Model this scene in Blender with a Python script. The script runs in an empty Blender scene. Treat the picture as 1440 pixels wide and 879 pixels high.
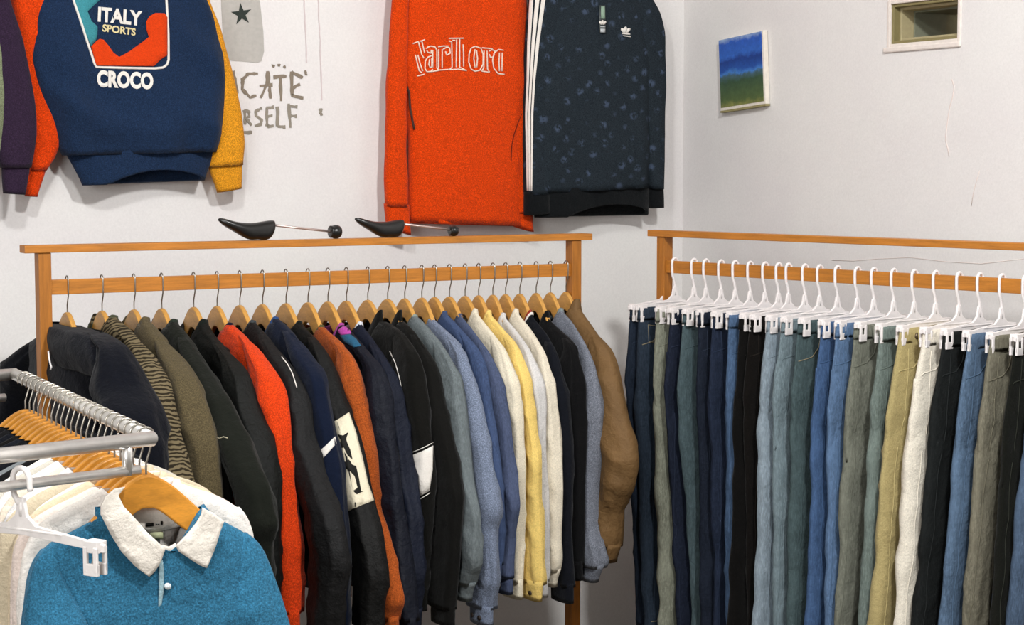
import bpy, bmesh, math, random
from mathutils import Vector, Matrix, noise
from mathutils.bvhtree import BVHTree

SC = bpy.context.scene
COL = SC.collection
rnd = random.Random(7)

# ------------------------------------------------------------------ camera model (frame 1440 x 879)
F, CX, CY, HOR, CAMH = 2500.0, 720.0, 439.5, 240.0, 1.65
PITCH = math.atan((CY - HOR) / F)
CP, SP = math.cos(PITCH), math.sin(PITCH)
CAM = Vector((0, 0, CAMH))

def ray(px, py):
    u = (px - CX) / F
    v = (py - CY) / F
    return Vector((u, CP - v * SP, -SP - v * CP))

def hit_z(px, py, z):
    d = ray(px, py)
    return CAM + d * ((z - CAMH) / d.z)

def hit_plane(px, py, p0, n):
    d = ray(px, py)
    return CAM + d * ((p0 - CAM).dot(n) / d.dot(n))

def project(p):
    d = p - CAM
    f = d.y * CP - d.z * SP
    dn = -d.y * SP - d.z * CP
    return CX + F * d.x / f, CY + F * dn / f

# ------------------------------------------------------------------ materials
def lin(c):
    r = []
    for x in c[:3]:
        x = x / 255.0
        r.append(x / 12.92 if x <= .04045 else ((x + .055) / 1.055) ** 2.4)
    return (r[0], r[1], r[2], 1)

MATS = {}
def nodes(name):
    m = bpy.data.materials.new(name)
    m.use_nodes = True
    nt = m.node_tree
    b = nt.nodes['Principled BSDF']
    return m, nt, b

def noise_node(nt, scale, detail=3, rough=.6, vec=None, mscale=None):
    n = nt.nodes.new('ShaderNodeTexNoise')
    n.inputs['Scale'].default_value = scale
    n.inputs['Detail'].default_value = detail
    n.inputs['Roughness'].default_value = rough
    if mscale:
        mp = nt.nodes.new('ShaderNodeMapping')
        mp.inputs['Scale'].default_value = mscale
        nt.links.new(vec, mp.inputs['Vector'])
        vec = mp.outputs['Vector']
    if vec:
        nt.links.new(vec, n.inputs['Vector'])
    return n

def ramp(nt, fac, stops):
    r = nt.nodes.new('ShaderNodeValToRGB')
    el = r.color_ramp.elements
    while len(el) > len(stops):
        el.remove(el[-1])
    while len(el) < len(stops):
        el.new(.5)
    for e, (p, c) in zip(el, stops):
        e.position = p
        e.color = c
    nt.links.new(fac, r.inputs['Fac'])
    return r

def sc_(c, k):
    return (min(1, c[0] * k), min(1, c[1] * k), min(1, c[2] * k), 1)

def mixc(nt, fac, a, b, mode='MIX'):
    m = nt.nodes.new('ShaderNodeMix')
    m.data_type = 'RGBA'
    m.blend_type = mode
    for k, x in ((0, fac), (6, a), (7, b)):
        if isinstance(x, (int, float)):
            m.inputs[k].default_value = x
        elif isinstance(x, tuple):
            m.inputs[k].default_value = x
        else:
            nt.links.new(x, m.inputs[k])
    return m.outputs[2]

def fabric(rgb, kind='cloth', var=.22, rough=.92, key=None):
    k = (key or kind, tuple(rgb), var)
    if k in MATS:
        return MATS[k]
    m, nt, b = nodes(kind + '_%d_%d_%d' % tuple(rgb))
    c = lin(rgb)
    lum = .3 * c[0] + .6 * c[1] + .1 * c[2]
    g_ = .96 if lum > .4 else .86 if lum > .05 else .64 if lum > .022 else .36
    if kind == 'denim': g_ = 1.16 if lum > .05 else .85
    c = sc_(c, g_)
    if kind == 'denim':
        c = tuple(x * .84 + lum * g_ * .16 for x in c[:3]) + (1,)
    tc = nt.nodes.new('ShaderNodeTexCoord')
    ob = tc.outputs['Object']
    fine = noise_node(nt, 330, 2, .7, ob)
    big = noise_node(nt, 7, 3, .6, ob)
    if kind == 'denim':
        fine = noise_node(nt, 260, 3, .7, ob, (1, 1, .22))
        big = noise_node(nt, 9, 4, .65, ob, (1, 1, .35))
        base = ramp(nt, big.outputs['Fac'], [(.3, sc_(c, .72)), (.55, c), (.75, sc_(c, 1.3))]).outputs['Color']
        base = mixc(nt, ramp(nt, fine.outputs['Fac'], [(.42, (0, 0, 0, 1)), (.75, (1, 1, 1, 1))]).outputs['Color'], base,
                    sc_(c, 1.5))
    elif kind == 'heather':
        base = ramp(nt, fine.outputs['Fac'], [(.3, sc_(c, .6)), (.5, c), (.72, sc_(c, 1.7))]).outputs['Color']
    elif kind == 'nylon':
        base = ramp(nt, big.outputs['Fac'], [(.3, sc_(c, .85)), (.7, sc_(c, 1.15))]).outputs['Color']
    else:
        f2 = ramp(nt, fine.outputs['Fac'], [(.25, sc_(c, 1 - var)), (.75, sc_(c, 1 + var))]).outputs['Color']
        b2 = ramp(nt, big.outputs['Fac'], [(.3, (1 - var * .5,) * 3 + (1,)), (.7, (1, 1, 1, 1))]).outputs['Color']
        base = mixc(nt, 1.0, f2, b2, 'MULTIPLY')
    nt.links.new(base, b.inputs['Base Color'])
    b.inputs['Roughness'].default_value = .7 if kind == 'nylon' else rough
    b.inputs['Specular IOR Level'].default_value = .25 if kind == 'nylon' else .12
    if 'Sheen Weight' in b.inputs and kind in ('cloth', 'heather'):
        b.inputs['Sheen Weight'].default_value = .06
    cr = noise_node(nt, 28, 4, .6, ob)
    bp = nt.nodes.new('ShaderNodeBump')
    bp.inputs['Strength'].default_value = .6 if kind == 'nylon' else .45
    bp.inputs['Distance'].default_value = .014
    nt.links.new(cr.outputs['Fac'], bp.inputs['Height'])
    bp2 = nt.nodes.new('ShaderNodeBump')
    bp2.inputs['Strength'].default_value = .25
    bp2.inputs['Distance'].default_value = .002
    nt.links.new(fine.outputs['Fac'], bp2.inputs['Height'])
    nt.links.new(bp.outputs['Normal'], bp2.inputs['Normal'])
    nt.links.new(bp2.outputs['Normal'], b.inputs['Normal'])
    MATS[k] = m
    return m

def plain(name, rgb, rough=.5, metal=0, spec=.5):
    if name in MATS:
        return MATS[name]
    m, nt, b = nodes(name)
    c = lin(rgb)
    tc = nt.nodes.new('ShaderNodeTexCoord')
    n = noise_node(nt, 60, 2, .6, tc.outputs['Object'])
    r = ramp(nt, n.outputs['Fac'], [(.3, sc_(c, .93)), (.7, sc_(c, 1.05))])
    nt.links.new(r.outputs['Color'], b.inputs['Base Color'])
    b.inputs['Roughness'].default_value = rough
    b.inputs['Metallic'].default_value = metal
    b.inputs['Specular IOR Level'].default_value = spec
    MATS[name] = m
    return m

def wood(name, rgb, axis=(1, 14, 14), rough=.5):
    m, nt, b = nodes(name)
    c = lin(rgb)
    tc = nt.nodes.new('ShaderNodeTexCoord')
    g = noise_node(nt, 9, 5, .65, tc.outputs['Object'], axis)
    f = noise_node(nt, 120, 2, .6, tc.outputs['Object'], axis)
    r = ramp(nt, g.outputs['Fac'], [(.3, sc_(c, .72)), (.5, c), (.72, sc_(c, 1.25))])
    r2 = ramp(nt, f.outputs['Fac'], [(.3, (.85, .85, .85, 1)), (.7, (1, 1, 1, 1))])
    nt.links.new(mixc(nt, 1.0, r.outputs['Color'], r2.outputs['Color'], 'MULTIPLY'), b.inputs['Base Color'])
    b.inputs['Roughness'].default_value = rough
    b.inputs['Specular IOR Level'].default_value = .35
    MATS[name] = m
    return m

def zebra_mat():
    m, nt, b = nodes('zebra_print')
    tc = nt.nodes.new('ShaderNodeTexCoord')
    w = nt.nodes.new('ShaderNodeTexWave')
    w.bands_direction = 'Z'
    w.inputs['Scale'].default_value = 27
    w.inputs['Distortion'].default_value = 7
    w.inputs['Detail'].default_value = 2
    w.inputs['Detail Scale'].default_value = 1.2
    mp = nt.nodes.new('ShaderNodeMapping')
    mp.inputs['Rotation'].default_value = (0, .5, 0)
    nt.links.new(tc.outputs['Object'], mp.inputs['Vector'])
    nt.links.new(mp.outputs['Vector'], w.inputs['Vector'])
    r = ramp(nt, w.outputs['Fac'], [(.3, lin((42, 36, 26))), (.65, lin((112, 100, 76)))])
    nt.links.new(r.outputs['Color'], b.inputs['Base Color'])
    b.inputs['Roughness'].default_value = .95
    b.inputs['Specular IOR Level'].default_value = .1
    return m

def motif_mat():
    """dark marl with faint scattered lighter leaf marks"""
    m, nt, b = nodes('dark_allover_print')
    tc = nt.nodes.new('ShaderNodeTexCoord')
    mp = nt.nodes.new('ShaderNodeMapping')
    mp.inputs['Rotation'].default_value = (0, .7, 0)
    mp.inputs['Scale'].default_value = (1, .01, 1.15)
    nt.links.new(tc.outputs['Object'], mp.inputs['Vector'])
    v = nt.nodes.new('ShaderNodeTexVoronoi')
    v.inputs['Scale'].default_value = 19
    v.inputs['Randomness'].default_value = .35
    nt.links.new(mp.outputs['Vector'], v.inputs['Vector'])
    n = noise_node(nt, 85, 1, .5, tc.outputs['Object'])
    blob = ramp(nt, v.outputs['Distance'], [(.16, (.8, .8, .8, 1)), (.34, (0, 0, 0, 1))])
    brk = ramp(nt, n.outputs['Fac'], [(.42, (0, 0, 0, 1)), (.56, (1, 1, 1, 1))])
    fac = mixc(nt, 1.0, blob.outputs['Color'], brk.outputs['Color'], 'MULTIPLY')
    f = noise_node(nt, 330, 2, .7, tc.outputs['Object'])
    base = ramp(nt, f.outputs['Fac'], [(.3, lin((20, 26, 32))), (.7, lin((42, 50, 56)))])
    c = mixc(nt, fac, base.outputs['Color'], lin((66, 78, 98)))
    nt.links.new(c, b.inputs['Base Color'])
    b.inputs['Roughness'].default_value = .95
    b.inputs['Specular IOR Level'].default_value = .12
    return m

def wall_mat():
    m, nt, b = nodes('white_plaster')
    tc = nt.nodes.new('ShaderNodeTexCoord')
    a = noise_node(nt, 1.6, 4, .6, tc.outputs['Object'])
    f = noise_node(nt, 150, 2, .7, tc.outputs['Object'])
    r = ramp(nt, a.outputs['Fac'], [(.3, lin((222, 217, 216))), (.7, lin((229, 227, 223)))])
    r2 = ramp(nt, f.outputs['Fac'], [(.3, (.93, .93, .93, 1)), (.7, (1, 1, 1, 1))])
    nt.links.new(mixc(nt, 1.0, r.outputs['Color'], r2.outputs['Color'], 'MULTIPLY'), b.inputs['Base Color'])
    b.inputs['Roughness'].default_value = .85
    b.inputs['Specular IOR Level'].default_value = .2
    bp = nt.nodes.new('ShaderNodeBump')
    bp.inputs['Strength'].default_value = .25
    bp.inputs['Distance'].default_value = .01
    g = noise_node(nt, 9, 5, .6, tc.outputs['Object'])
    nt.links.new(g.outputs['Fac'], bp.inputs['Height'])
    nt.links.new(bp.outputs['Normal'], b.inputs['Normal'])
    return m

M_WALL = wall_mat()
M_WOOD = wood('oak_rack', (182, 116, 44))
M_WOODV = wood('oak_post', (166, 104, 38), (14, 14, 1))
M_HANG = wood('beech_hanger', (206, 152, 76), (1, 8, 4), .4)
M_HANG2 = wood('honey_hanger', (208, 140, 50), (1, 8, 4), .4)
M_CHROME = plain('chrome', (232, 229, 224), .3, .86)
M_STEEL = plain('steel_wire', (170, 165, 155), .3, 1)
M_WHITEP = plain('white_plastic', (232, 226, 224), .35, 0, .4)
M_BLACKP = plain('black_plastic', (22, 21, 20), .3, 0, .5)
M_ROD = plain('tree_rod', (196, 178, 172), .3, .7)
M_INK = plain('dark_ink', (26, 25, 22), .8, 0, .2)
M_WHITE = fabric((228, 222, 214), var=.06)
M_THREAD = plain('pale_thread', (172, 164, 140), .8, 0, .2)
M_GOLDTHREAD = plain('tan_thread', (128, 118, 96), .8, 0, .2)
M_BUTTON = plain('metal_button', (96, 84, 66), .4, .7)
M_DARKBUTTON = plain('dark_button', (40, 30, 24), .4)
M_PEARL = plain('pearl_button', (206, 214, 216), .3)

# ------------------------------------------------------------------ mesh building
def tag(o, label=None, cat=None, group=None, kind=None):
    if label: o['label'] = label
    if cat: o['category'] = cat
    if group: o['group'] = group
    if kind: o['kind'] = kind
    return o

def empty(name, loc, rz=0, label=None, cat=None, group=None):
    o = bpy.data.objects.new(name, None)
    o.empty_display_size = .05
    COL.objects.link(o)
    o.location = loc
    o.rotation_euler = (0, 0, rz)
    return tag(o, label, cat, group)

class MB:
    def __init__(s):
        s.v = []; s.f = []
    def add(s, vs, fs):
        k = len(s.v)
        s.v += [tuple(p) for p in vs]
        s.f += [tuple(i + k for i in f) for f in fs]
        return s
    def box(s, c, h, M=None):
        vs = []
        for x in (-1, 1):
            for y in (-1, 1):
                for z in (-1, 1):
                    p = Vector((x * h[0], y * h[1], z * h[2]))
                    if M: p = M @ p
                    vs.append(p + Vector(c))
        return s.add(vs, [(0, 1, 3, 2), (4, 6, 7, 5), (0, 4, 5, 1), (2, 3, 7, 6), (0, 2, 6, 4), (1, 5, 7, 3)])
    def tube(s, pts, r, n=10, cap=True, closed=False):
        pts = [Vector(p) for p in pts]
        N = len(pts)
        rr = r if isinstance(r, (list, tuple)) else [r] * N
        vs = []; fs = []
        ref = None
        for i, p in enumerate(pts):
            if closed:
                t = pts[(i + 1) % N] - pts[i - 1]
            else:
                t = pts[min(i + 1, N - 1)] - pts[max(i - 1, 0)]
            if t.length < 1e-9: t = Vector((0, 0, 1))
            t.normalize()
            if ref is None:
                ref = t.orthogonal().normalized()
            ref = (ref - t * ref.dot(t))
            if ref.length < 1e-6: ref = t.orthogonal()
            ref.normalize()
            b = t.cross(ref)
            for k in range(n):
                a = 2 * math.pi * k / n
                vs.append(p + (ref * math.cos(a) + b * math.sin(a)) * rr[i])
        M = N if closed else N - 1
        for i in range(M):
            j = (i + 1) % N
            for k in range(n):
                k2 = (k + 1) % n
                fs.append((i * n + k, i * n + k2, j * n + k2, j * n + k))
        if cap and not closed:
            fs.append(tuple(range(n - 1, -1, -1)))
            fs.append(tuple((N - 1) * n + k for k in range(n)))
        return s.add(vs, fs)
    def extrude(s, poly, y0, y1, holes=None):
        """2-D outline (x, z) extruded along y; convexity not needed (ngon caps)"""
        n = len(poly)
        vs = [(x, y0, z) for x, z in poly] + [(x, y1, z) for x, z in poly]
        fs = [tuple(range(n)), tuple(range(2 * n - 1, n - 1, -1))]
        for i in range(n):
            j = (i + 1) % n
            fs.append((i, i + n, j + n, j))
        return s.add(vs, fs)
    def rings(s, rs, cap0=True, cap1=True):
        n = len(rs[0])
        vs = [p for r in rs for p in r]
        fs = []
        for i in range(len(rs) - 1):
            for k in range(n):
                k2 = (k + 1) % n
                fs.append((i * n + k, i * n + k2, (i + 1) * n + k2, (i + 1) * n + k))
        if cap0: fs.append(tuple(range(n - 1, -1, -1)))
        if cap1: fs.append(tuple((len(rs) - 1) * n + k for k in range(n)))
        return s.add(vs, fs)
    def build(s, name, mat, parent=None, smooth=True, bevel=0, solid=0, fix=True, sub=0):
        me = bpy.data.meshes.new(name)
        me.from_pydata(s.v, [], s.f)
        if fix:
            bm = bmesh.new(); bm.from_mesh(me)
            bmesh.ops.recalc_face_normals(bm, faces=bm.faces)
            bm.to_mesh(me); bm.free()
        me.materials.append(mat)
        if smooth:
            for p in me.polygons: p.use_smooth = True
        o = bpy.data.objects.new(name, me)
        COL.objects.link(o)
        if parent: o.parent = parent
        if bevel:
            b = o.modifiers.new('bevel', 'BEVEL'); b.width = bevel; b.segments = 2; b.limit_method = 'ANGLE'
        if solid:
            b = o.modifiers.new('solid', 'SOLIDIFY'); b.thickness = solid; b.offset = 0
        if sub:
            b = o.modifiers.new('sub', 'SUBSURF'); b.levels = sub; b.render_levels = sub
        return o

def interp(tab, x):
    """tab sorted by first value descending or ascending"""
    if tab[0][0] > tab[-1][0]: tab = tab[::-1]
    if x <= tab[0][0]: return tab[0][1]
    for (a, u), (b, w) in zip(tab, tab[1:]):
        if x <= b:
            return u if b == a else u + (w - u) * (x - a) / (b - a)
    return tab[-1][1]

def sinterp(tab, x, r=.014):
    return (interp(tab, x - r) + interp(tab, x) * 2 + interp(tab, x + r)) / 4

def nz(x, y, z):
    return noise.noise(Vector((x, y, z)))

def loft(rows, seed=0, amp=.006, wr=.5, n=30, p=2.3, dip=None, open_top=False, edge=.004, sv=3.0):
    """rows: (z, uL, uR, vc, hv), top to bottom.  A soft closed tube of cloth with folds."""
    rings = []
    for (z, uL, uR, vc, hv) in rows:
        uL += edge * nz(seed * 3.1, 5.5, z * 11); uR += edge * nz(seed * 1.7, 9.5, z * 11)
        uc, hu = (uL + uR) / 2, (uR - uL) / 2
        ring = []
        for k in range(n):
            a = 2 * math.pi * k / n
            ca, sa = math.cos(a), math.sin(a)
            du = math.copysign(abs(ca) ** (2 / p), ca)
            dv = math.copysign(abs(sa) ** (2 / p), sa)
            u = uc + hu * du
            v = vc + hv * dv
            side = 3.3 if sa > 0 else 0
            f = nz(u * 11 + seed * 7.3, side + seed, z * sv) + wr * nz(u * 9 + seed * 2.1 + z * 7, side + 4 + seed, z * 15)
            f2 = (1 - min(1, abs(nz(u * 6 + seed + z * 4, side + 8, z * 6.2 + seed * .7)) * 3.4)) ** 2
            v += (amp * f + amp * .75 * f2) * (1 if sa > 0 else -1) * min(1, abs(sa) * 1.6) * min(1, hv / .024)
            fa = amp * .9 * nz(ca * 2.6 + seed, sa * 2.6 + seed * .3, z * 1.9) * min(1, hv / .03)
            u += fa * ca
            v += fa * sa
            u += amp * .2 * f * ca
            zz = z
            if dip and sa < 0.15:
                zn, dw, dd = dip
                lim = zn - dd * max(0, 1 - (abs(u) / dw) ** 1.6) if abs(u) < dw else 9
                t = min(1, max(0, (.15 - sa) / .4))
                if zz > lim: zz = zz + (lim - zz) * t
            elif dip and zz > dip[0] - .03 and abs(u) < dip[1]:
                zz -= .004 * (1 - (abs(u) / dip[1]) ** 1.6)
            ring.append(Vector((u, v, zz)))
        rings.append(ring)
    # turn the bottom edge in so that it reads as an open hem
    last = rings[-1]
    c = sum(last, Vector()) / n
    inn = [c + (q - c) * .82 + Vector((0, 0, .03)) for q in last]
    rings.append(inn)
    mb = MB()
    mb.rings(rings, cap0=not open_top, cap1=True)
    return mb

def local_bvh(o):
    me = o.data
    return BVHTree.FromPolygons([v.co[:] for v in me.vertices], [p.vertices[:] for p in me.polygons])

SEEN = [Vector((0, 1, 0))]
def seen_from_front(P=None, rz=0):
    """direction in which marks are laid onto cloth: straight on, or as traced for a thing standing at P"""
    if P is None:
        SEEN[0] = Vector((0, 1, 0))
    else:
        SEEN[0] = (Matrix.Rotation(-rz, 3, 'Z') @ (P - CAM)).normalized()

def drape_pt(bv, u, z, off):
    d = SEEN[0]
    q = Vector((u, 0, z))
    h = bv.ray_cast(q - d, d)
    if h[0] is None:
        h = bv.find_nearest(q - d * .03)
    n = h[1] if h[1].dot(d) < 0 else -h[1]
    return h[0] + (n - d).normalized() * off

def poly_mesh(polys, cuts=3):
    """filled outlines in (u, z) -> verts, faces, split finely enough to drape"""
    bm = bmesh.new()
    for poly in polys:
        vs = [bm.verts.new((a, 0, b)) for a, b in poly]
        es = [bm.edges.new((vs[i], vs[(i + 1) % len(vs)])) for i in range(len(vs))]
        bmesh.ops.triangle_fill(bm, edges=es, use_beauty=True, use_dissolve=False)
    if cuts:
        bmesh.ops.subdivide_edges(bm, edges=bm.edges[:], cuts=cuts, use_grid_fill=True)
        bmesh.ops.triangulate(bm, faces=bm.faces[:])
    bm.verts.index_update()
    vs = [v.co.copy() for v in bm.verts]
    fs = [tuple(v.index for v in f.verts) for f in bm.faces]
    bm.free()
    return vs, fs

def decal(target, polys, name, mat, parent, off=.0025, cuts=3, thick=.0015, bv=None):
    bv = bv or local_bvh(target)
    vs, fs = poly_mesh(polys, cuts)
    mb = MB().add([drape_pt(bv, p.x, p.z, off) for p in vs], fs)
    return mb.build(name, mat, parent, solid=thick)

def seam(target, pts, name, mat, parent, r=.0013, off=.0005, bv=None, step=.012):
    bv = bv or local_bvh(target)
    out = []
    for (a, b), (c, d) in zip(pts, pts[1:]):
        k = max(1, int(math.hypot(c - a, d - b) / step))
        for i in range(k):
            t = i / k
            out.append(drape_pt(bv, a + (c - a) * t, b + (d - b) * t, off))
    out.append(drape_pt(bv, pts[-1][0], pts[-1][1], off))
    return MB().tube(out, r, 6).build(name, mat, parent)

def circle(u, z, r, n=12):
    return [(u + r * math.cos(2 * math.pi * k / n), z + r * math.sin(2 * math.pi * k / n)) for k in range(n)]

def text_polys(body, size, squeeze=1.0, bold=0.0, shear=0.0):
    cu = bpy.data.curves.new('txt', 'FONT')
    cu.body = body; cu.size = size; cu.offset = bold; cu.align_x = 'CENTER'; cu.resolution_u = 4
    cu.shear = shear
    o = bpy.data.objects.new('txt', cu)
    COL.objects.link(o)
    dg = bpy.context.evaluated_depsgraph_get()
    me = bpy.data.meshes.new_from_object(o.evaluated_get(dg))
    vs = [Vector((v.co.x * squeeze, 0, v.co.y)) for v in me.vertices]
    fs = [tuple(p.vertices) for p in me.polygons]
    bpy.data.objects.remove(o); bpy.data.meshes.remove(me); bpy.data.curves.remove(cu)
    return vs, fs

def text_decal(target, body, u, z, size, name, mat, parent, squeeze=1, bold=0, tilt=0, off=.004, thick=.0015, warp=None):
    vs, fs = text_polys(body, size, squeeze, bold)
    bv = local_bvh(target)
    ct, st = math.cos(tilt), math.sin(tilt)
    out = []
    for p in vs:
        x, y = p.x * ct - p.z * st, p.x * st + p.z * ct
        if warp: x, y = warp(x, y)
        out.append(drape_pt(bv, u + x, z + y, off))
    return MB().add(out, fs).build(name, mat, parent, smooth=False, solid=thick)

def ribbon(bm_, pts, w, y=0):
    """flat brush stroke in the (x, z) plane as a strip, added to an MB"""
    L = []; R = []
    for i, p in enumerate(pts):
        a = Vector(pts[max(0, i - 1)]); b = Vector(pts[min(len(pts) - 1, i + 1)])
        t = (b - a).normalized()
        n = Vector((-t.y, t.x)) * (w[i] if isinstance(w, list) else w) / 2
        q = Vector(p)
        L.append((q.x + n.x, y, q.y + n.y)); R.append((q.x - n.x, y, q.y - n.y))
    k = len(pts)
    bm_.add(L + R, [(i, i + 1, k + i + 1, k + i) for i in range(k - 1)])

# ------------------------------------------------------------------ frames
WA = math.radians(31)
ER = Vector((math.cos(WA), math.sin(WA), 0))            # along back wall, to the right
NB = Vector((math.sin(WA), -math.cos(WA), 0))           # back wall normal, into the room (= along right wall towards us)
NR = -ER                                                # right wall normal, into the room
CORNER = Vector((.594, 6.2, 0))
ROOM_H = 3.4

def wall_loc(px, py, off=0.0):
    p = hit_plane(px, py, CORNER + NB * off, NB)
    d = p - CORNER
    return d.dot(ER), p.z

def rwall_loc(px, py, off=0.0):
    p = hit_plane(px, py, CORNER + NR * off, NR)
    d = p - CORNER
    return d.dot(NB), p.z

# ------------------------------------------------------------------ room
def struct(mb, name, mat, bevel=0, smooth=False, parent=None):
    o = mb.build(name, mat, parent, smooth=smooth, bevel=bevel)
    o['kind'] = 'structure'
    return o

def P2(a, b, z):
    q = CORNER + ER * a + NB * b
    return Vector((q.x, q.y, z))
RW, RD = 5.6, 6.4
M_FLOOR = plain('floor_screed', (96, 88, 76), .6, 0, .3)
def quadbox(mb, a0, a1, b0, b1, z0, z1):
    vs = [P2(a, b, z) for a in (a0, a1) for b in (b0, b1) for z in (z0, z1)]
    mb.add(vs, [(0, 1, 3, 2), (4, 6, 7, 5), (0, 4, 5, 1), (2, 3, 7, 6), (0, 2, 6, 4), (1, 5, 7, 3)])
    return mb
TW = .12
struct(quadbox(MB(), -RW, TW, -TW, RD, -.1, 0), 'floor', M_FLOOR)
struct(quadbox(MB(), -RW, TW, -TW, RD, ROOM_H, ROOM_H + .1), 'ceiling', M_WALL)
struct(quadbox(MB(), -RW - TW, -RW, -TW, RD, 0, ROOM_H), 'wall_left', M_WALL)
struct(quadbox(MB(), -RW, TW, RD, RD + TW, 0, ROOM_H), 'wall_front', M_WALL)
W_BACK = struct(quadbox(MB(), -RW, 0, -TW, 0, 0, ROOM_H), 'wall_back', M_WALL)
# right wall with the little window
wl = (rwall_loc(1254, 60)[0] + rwall_loc(1252, 4)[0]) / 2
wr_ = rwall_loc(1349, 50)[0]
wb = (rwall_loc(1255, 63)[1] + rwall_loc(1346, 54)[1]) / 2
wt = (rwall_loc(1253, 5)[1] + rwall_loc(1350, -4)[1]) / 2
DW = .26
mb = MB()
quadbox(mb, 0, DW, -TW, wl, 0, ROOM_H)
quadbox(mb, 0, DW, wr_, RD, 0, ROOM_H)
quadbox(mb, 0, DW, wl, wr_, 0, wb)
quadbox(mb, 0, DW, wl, wr_, wt, ROOM_H)
W_RIGHT = struct(mb, 'wall_right', M_WALL)
M_OLIVE = plain('olive_frame', (128, 118, 78), .7)
M_CREAM = plain('cream_paint', (224, 214, 206), .7)
win = empty('window_1', P2(0, (wl + wr_) / 2, wb))
win['kind'] = 'structure'
def wpart(mb, name, mat, bevel=0):
    o = struct(mb, name, mat, bevel)
    o.parent = win
    o.matrix_parent_inverse = Matrix.Translation(-Vector(win.location))
    return o
def frame_bars(a0, a1, s0, s1, z0, z1, w):
    mb = MB()
    quadbox(mb, a0, a1, s0, s0 + w, z0, z1)
    quadbox(mb, a0, a1, s1 - w, s1, z0, z1)
    quadbox(mb, a0, a1, s0 + w, s1 - w, z0, z0 + w)
    quadbox(mb, a0, a1, s0 + w, s1 - w, z1 - w, z1)
    return mb
wpart(frame_bars(-.005, .02, wl - .012, wr_ + .008, wb - .012, wt + .012, .013), 'casing', M_CREAM, .003)
wpart(quadbox(MB(), -.008, .0, wl - .026, wr_ + .010, wb - .024, wb - .008), 'sill', M_CREAM, .004)
wpart(frame_bars(.002, .028, wl, wr_, wb, wt, .010), 'frame', M_OLIVE, .002)
wpart(frame_bars(.026, .075, wl + .002, wr_ - .002, wb + .002, wt - .002, .016), 'sash', plain('sash_paint', (168, 156, 120), .7), .002)
wpart(frame_bars(.075, .25, wl + .001, wr_ - .001, wb + .001, wt - .001, .022), 'reveal_lining', plain('lining', (120, 122, 104), .7))
m, nt, b = nodes('window_glass')
b.inputs['Base Color'].default_value = (1, .95, .86, 1)
b.inputs['Roughness'].default_value = .08
b.inputs['Transmission Weight'].default_value = 1
b.inputs['IOR'].default_value = 1.03
wpart(quadbox(MB(), .2, .204, wl + .02, wr_ - .02, wb + .02, wt - .02), 'pane', m)
m, nt, b = nodes('outside_brick')
tc = nt.nodes.new('ShaderNodeTexCoord')
n_ = noise_node(nt, 9, 4, .6, tc.outputs['Object'])
r_ = ramp(nt, n_.outputs['Fac'], [(.3, lin((130, 82, 44))), (.5, lin((190, 132, 80))), (.7, lin((170, 160, 86)))])
nt.links.new(r_.outputs['Color'], b.inputs['Base Color'])
b.inputs['Roughness'].default_value = .9
struct(quadbox(MB(), 1.1, 1.2, wl - 2.5, wr_ + 1.0, 1.0, 3.9), 'wall_outside', m)

# hairline cracks in the right wall
M_CRACK = plain('crack_line', (220, 206, 200), .9, 0, .1)
def crack(pts, name='crack', w=.0016):
    mb = MB()
    P = []
    for x, y in pts:
        s, z = rwall_loc(x, y)
        P.append(CORNER + NB * s + NR * .0005 + Vector((0, 0, z)))
    mb.tube(P, w, 5)
    o = mb.build(name, M_CRACK, W_RIGHT)
crack([(1339, 112), (1342, 122), (1340, 136), (1336, 150), (1333, 168), (1331, 184), (1330, 198), (1333, 208), (1335, 220)])
crack([(1378, 240), (1373, 256), (1369, 272), (1366, 290)], w=.0013)
crack([(1170, 366), (1200, 367), (1236, 364), (1280, 362), (1330, 368), (1380, 371), (1440, 364)], w=.0008)

# ------------------------------------------------------------------ lettering and marks painted on the back wall
mur = empty('wall_mural', CORNER + ER * wall_loc(380, 150)[0] + Vector((0, 0, wall_loc(380, 150)[1])) + NB * .001, WA,
            'hand painted mural on the back wall: grey panel, dark star and brushed capital letters', 'mural')
MU0, MZ0 = wall_loc(380, 150)
def mp_(px, py):
    s, z = wall_loc(px, py)
    return (s - MU0, z - MZ0)
def jit(pts, k=5):
    out = []
    for (a, b), (c, d) in zip(pts, pts[1:]):
        for i in range(k):
            t = i / k
            out.append((a + (c - a) * t + rnd.uniform(-.4, .4), b + (d - b) * t + rnd.uniform(-.4, .4)))
    out.append(pts[-1])
    return out
def brush(name, strokes, mat, wpx):
    for i, st in enumerate(strokes):
        pass
    mb = MB()
    for i, st in enumerate(strokes):
        P = [mp_(x, y) for x, y in jit(st)]
        w = [.0021 * wpx * rnd.uniform(.55, 1.15) for _ in P]
        ribbon(mb, P, w, -.0006 * (i % 3))
    o = mb.build(name, mat, mur, smooth=False, fix=False, solid=.001)
    return o
M_BRUSH = plain('brown_brush_paint', (132, 120, 106), .9, 0, .1)
M_BRUSH2 = plain('brown_grey_brush_paint', (142, 134, 122), .9, 0, .1)
def Z5(L):  # coordinates read off a crop at 4.394x, origin (300, 0)
    return [[(300 + x / 4.394, y / 4.394) for x, y in s] for s in L]
brush('upper_lettering', Z5([
    [(120, 440), (150, 560), (140, 590)],
    [(275, 455), (215, 455), (180, 490), (178, 550), (225, 602), (265, 590)],
    [(290, 605), (325, 530), (335, 440)], [(335, 440), (345, 520), (352, 610)], [(285, 530), (365, 525)],
    [(370, 475), (450, 470)], [(412, 470), (418, 625)],
    [(480, 440), (485, 590)], [(480, 445), (550, 480)], [(490, 545), (535, 520)], [(480, 590), (555, 605)],
    [(565, 435), (572, 465)]]), M_BRUSH, 5.2)
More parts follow.
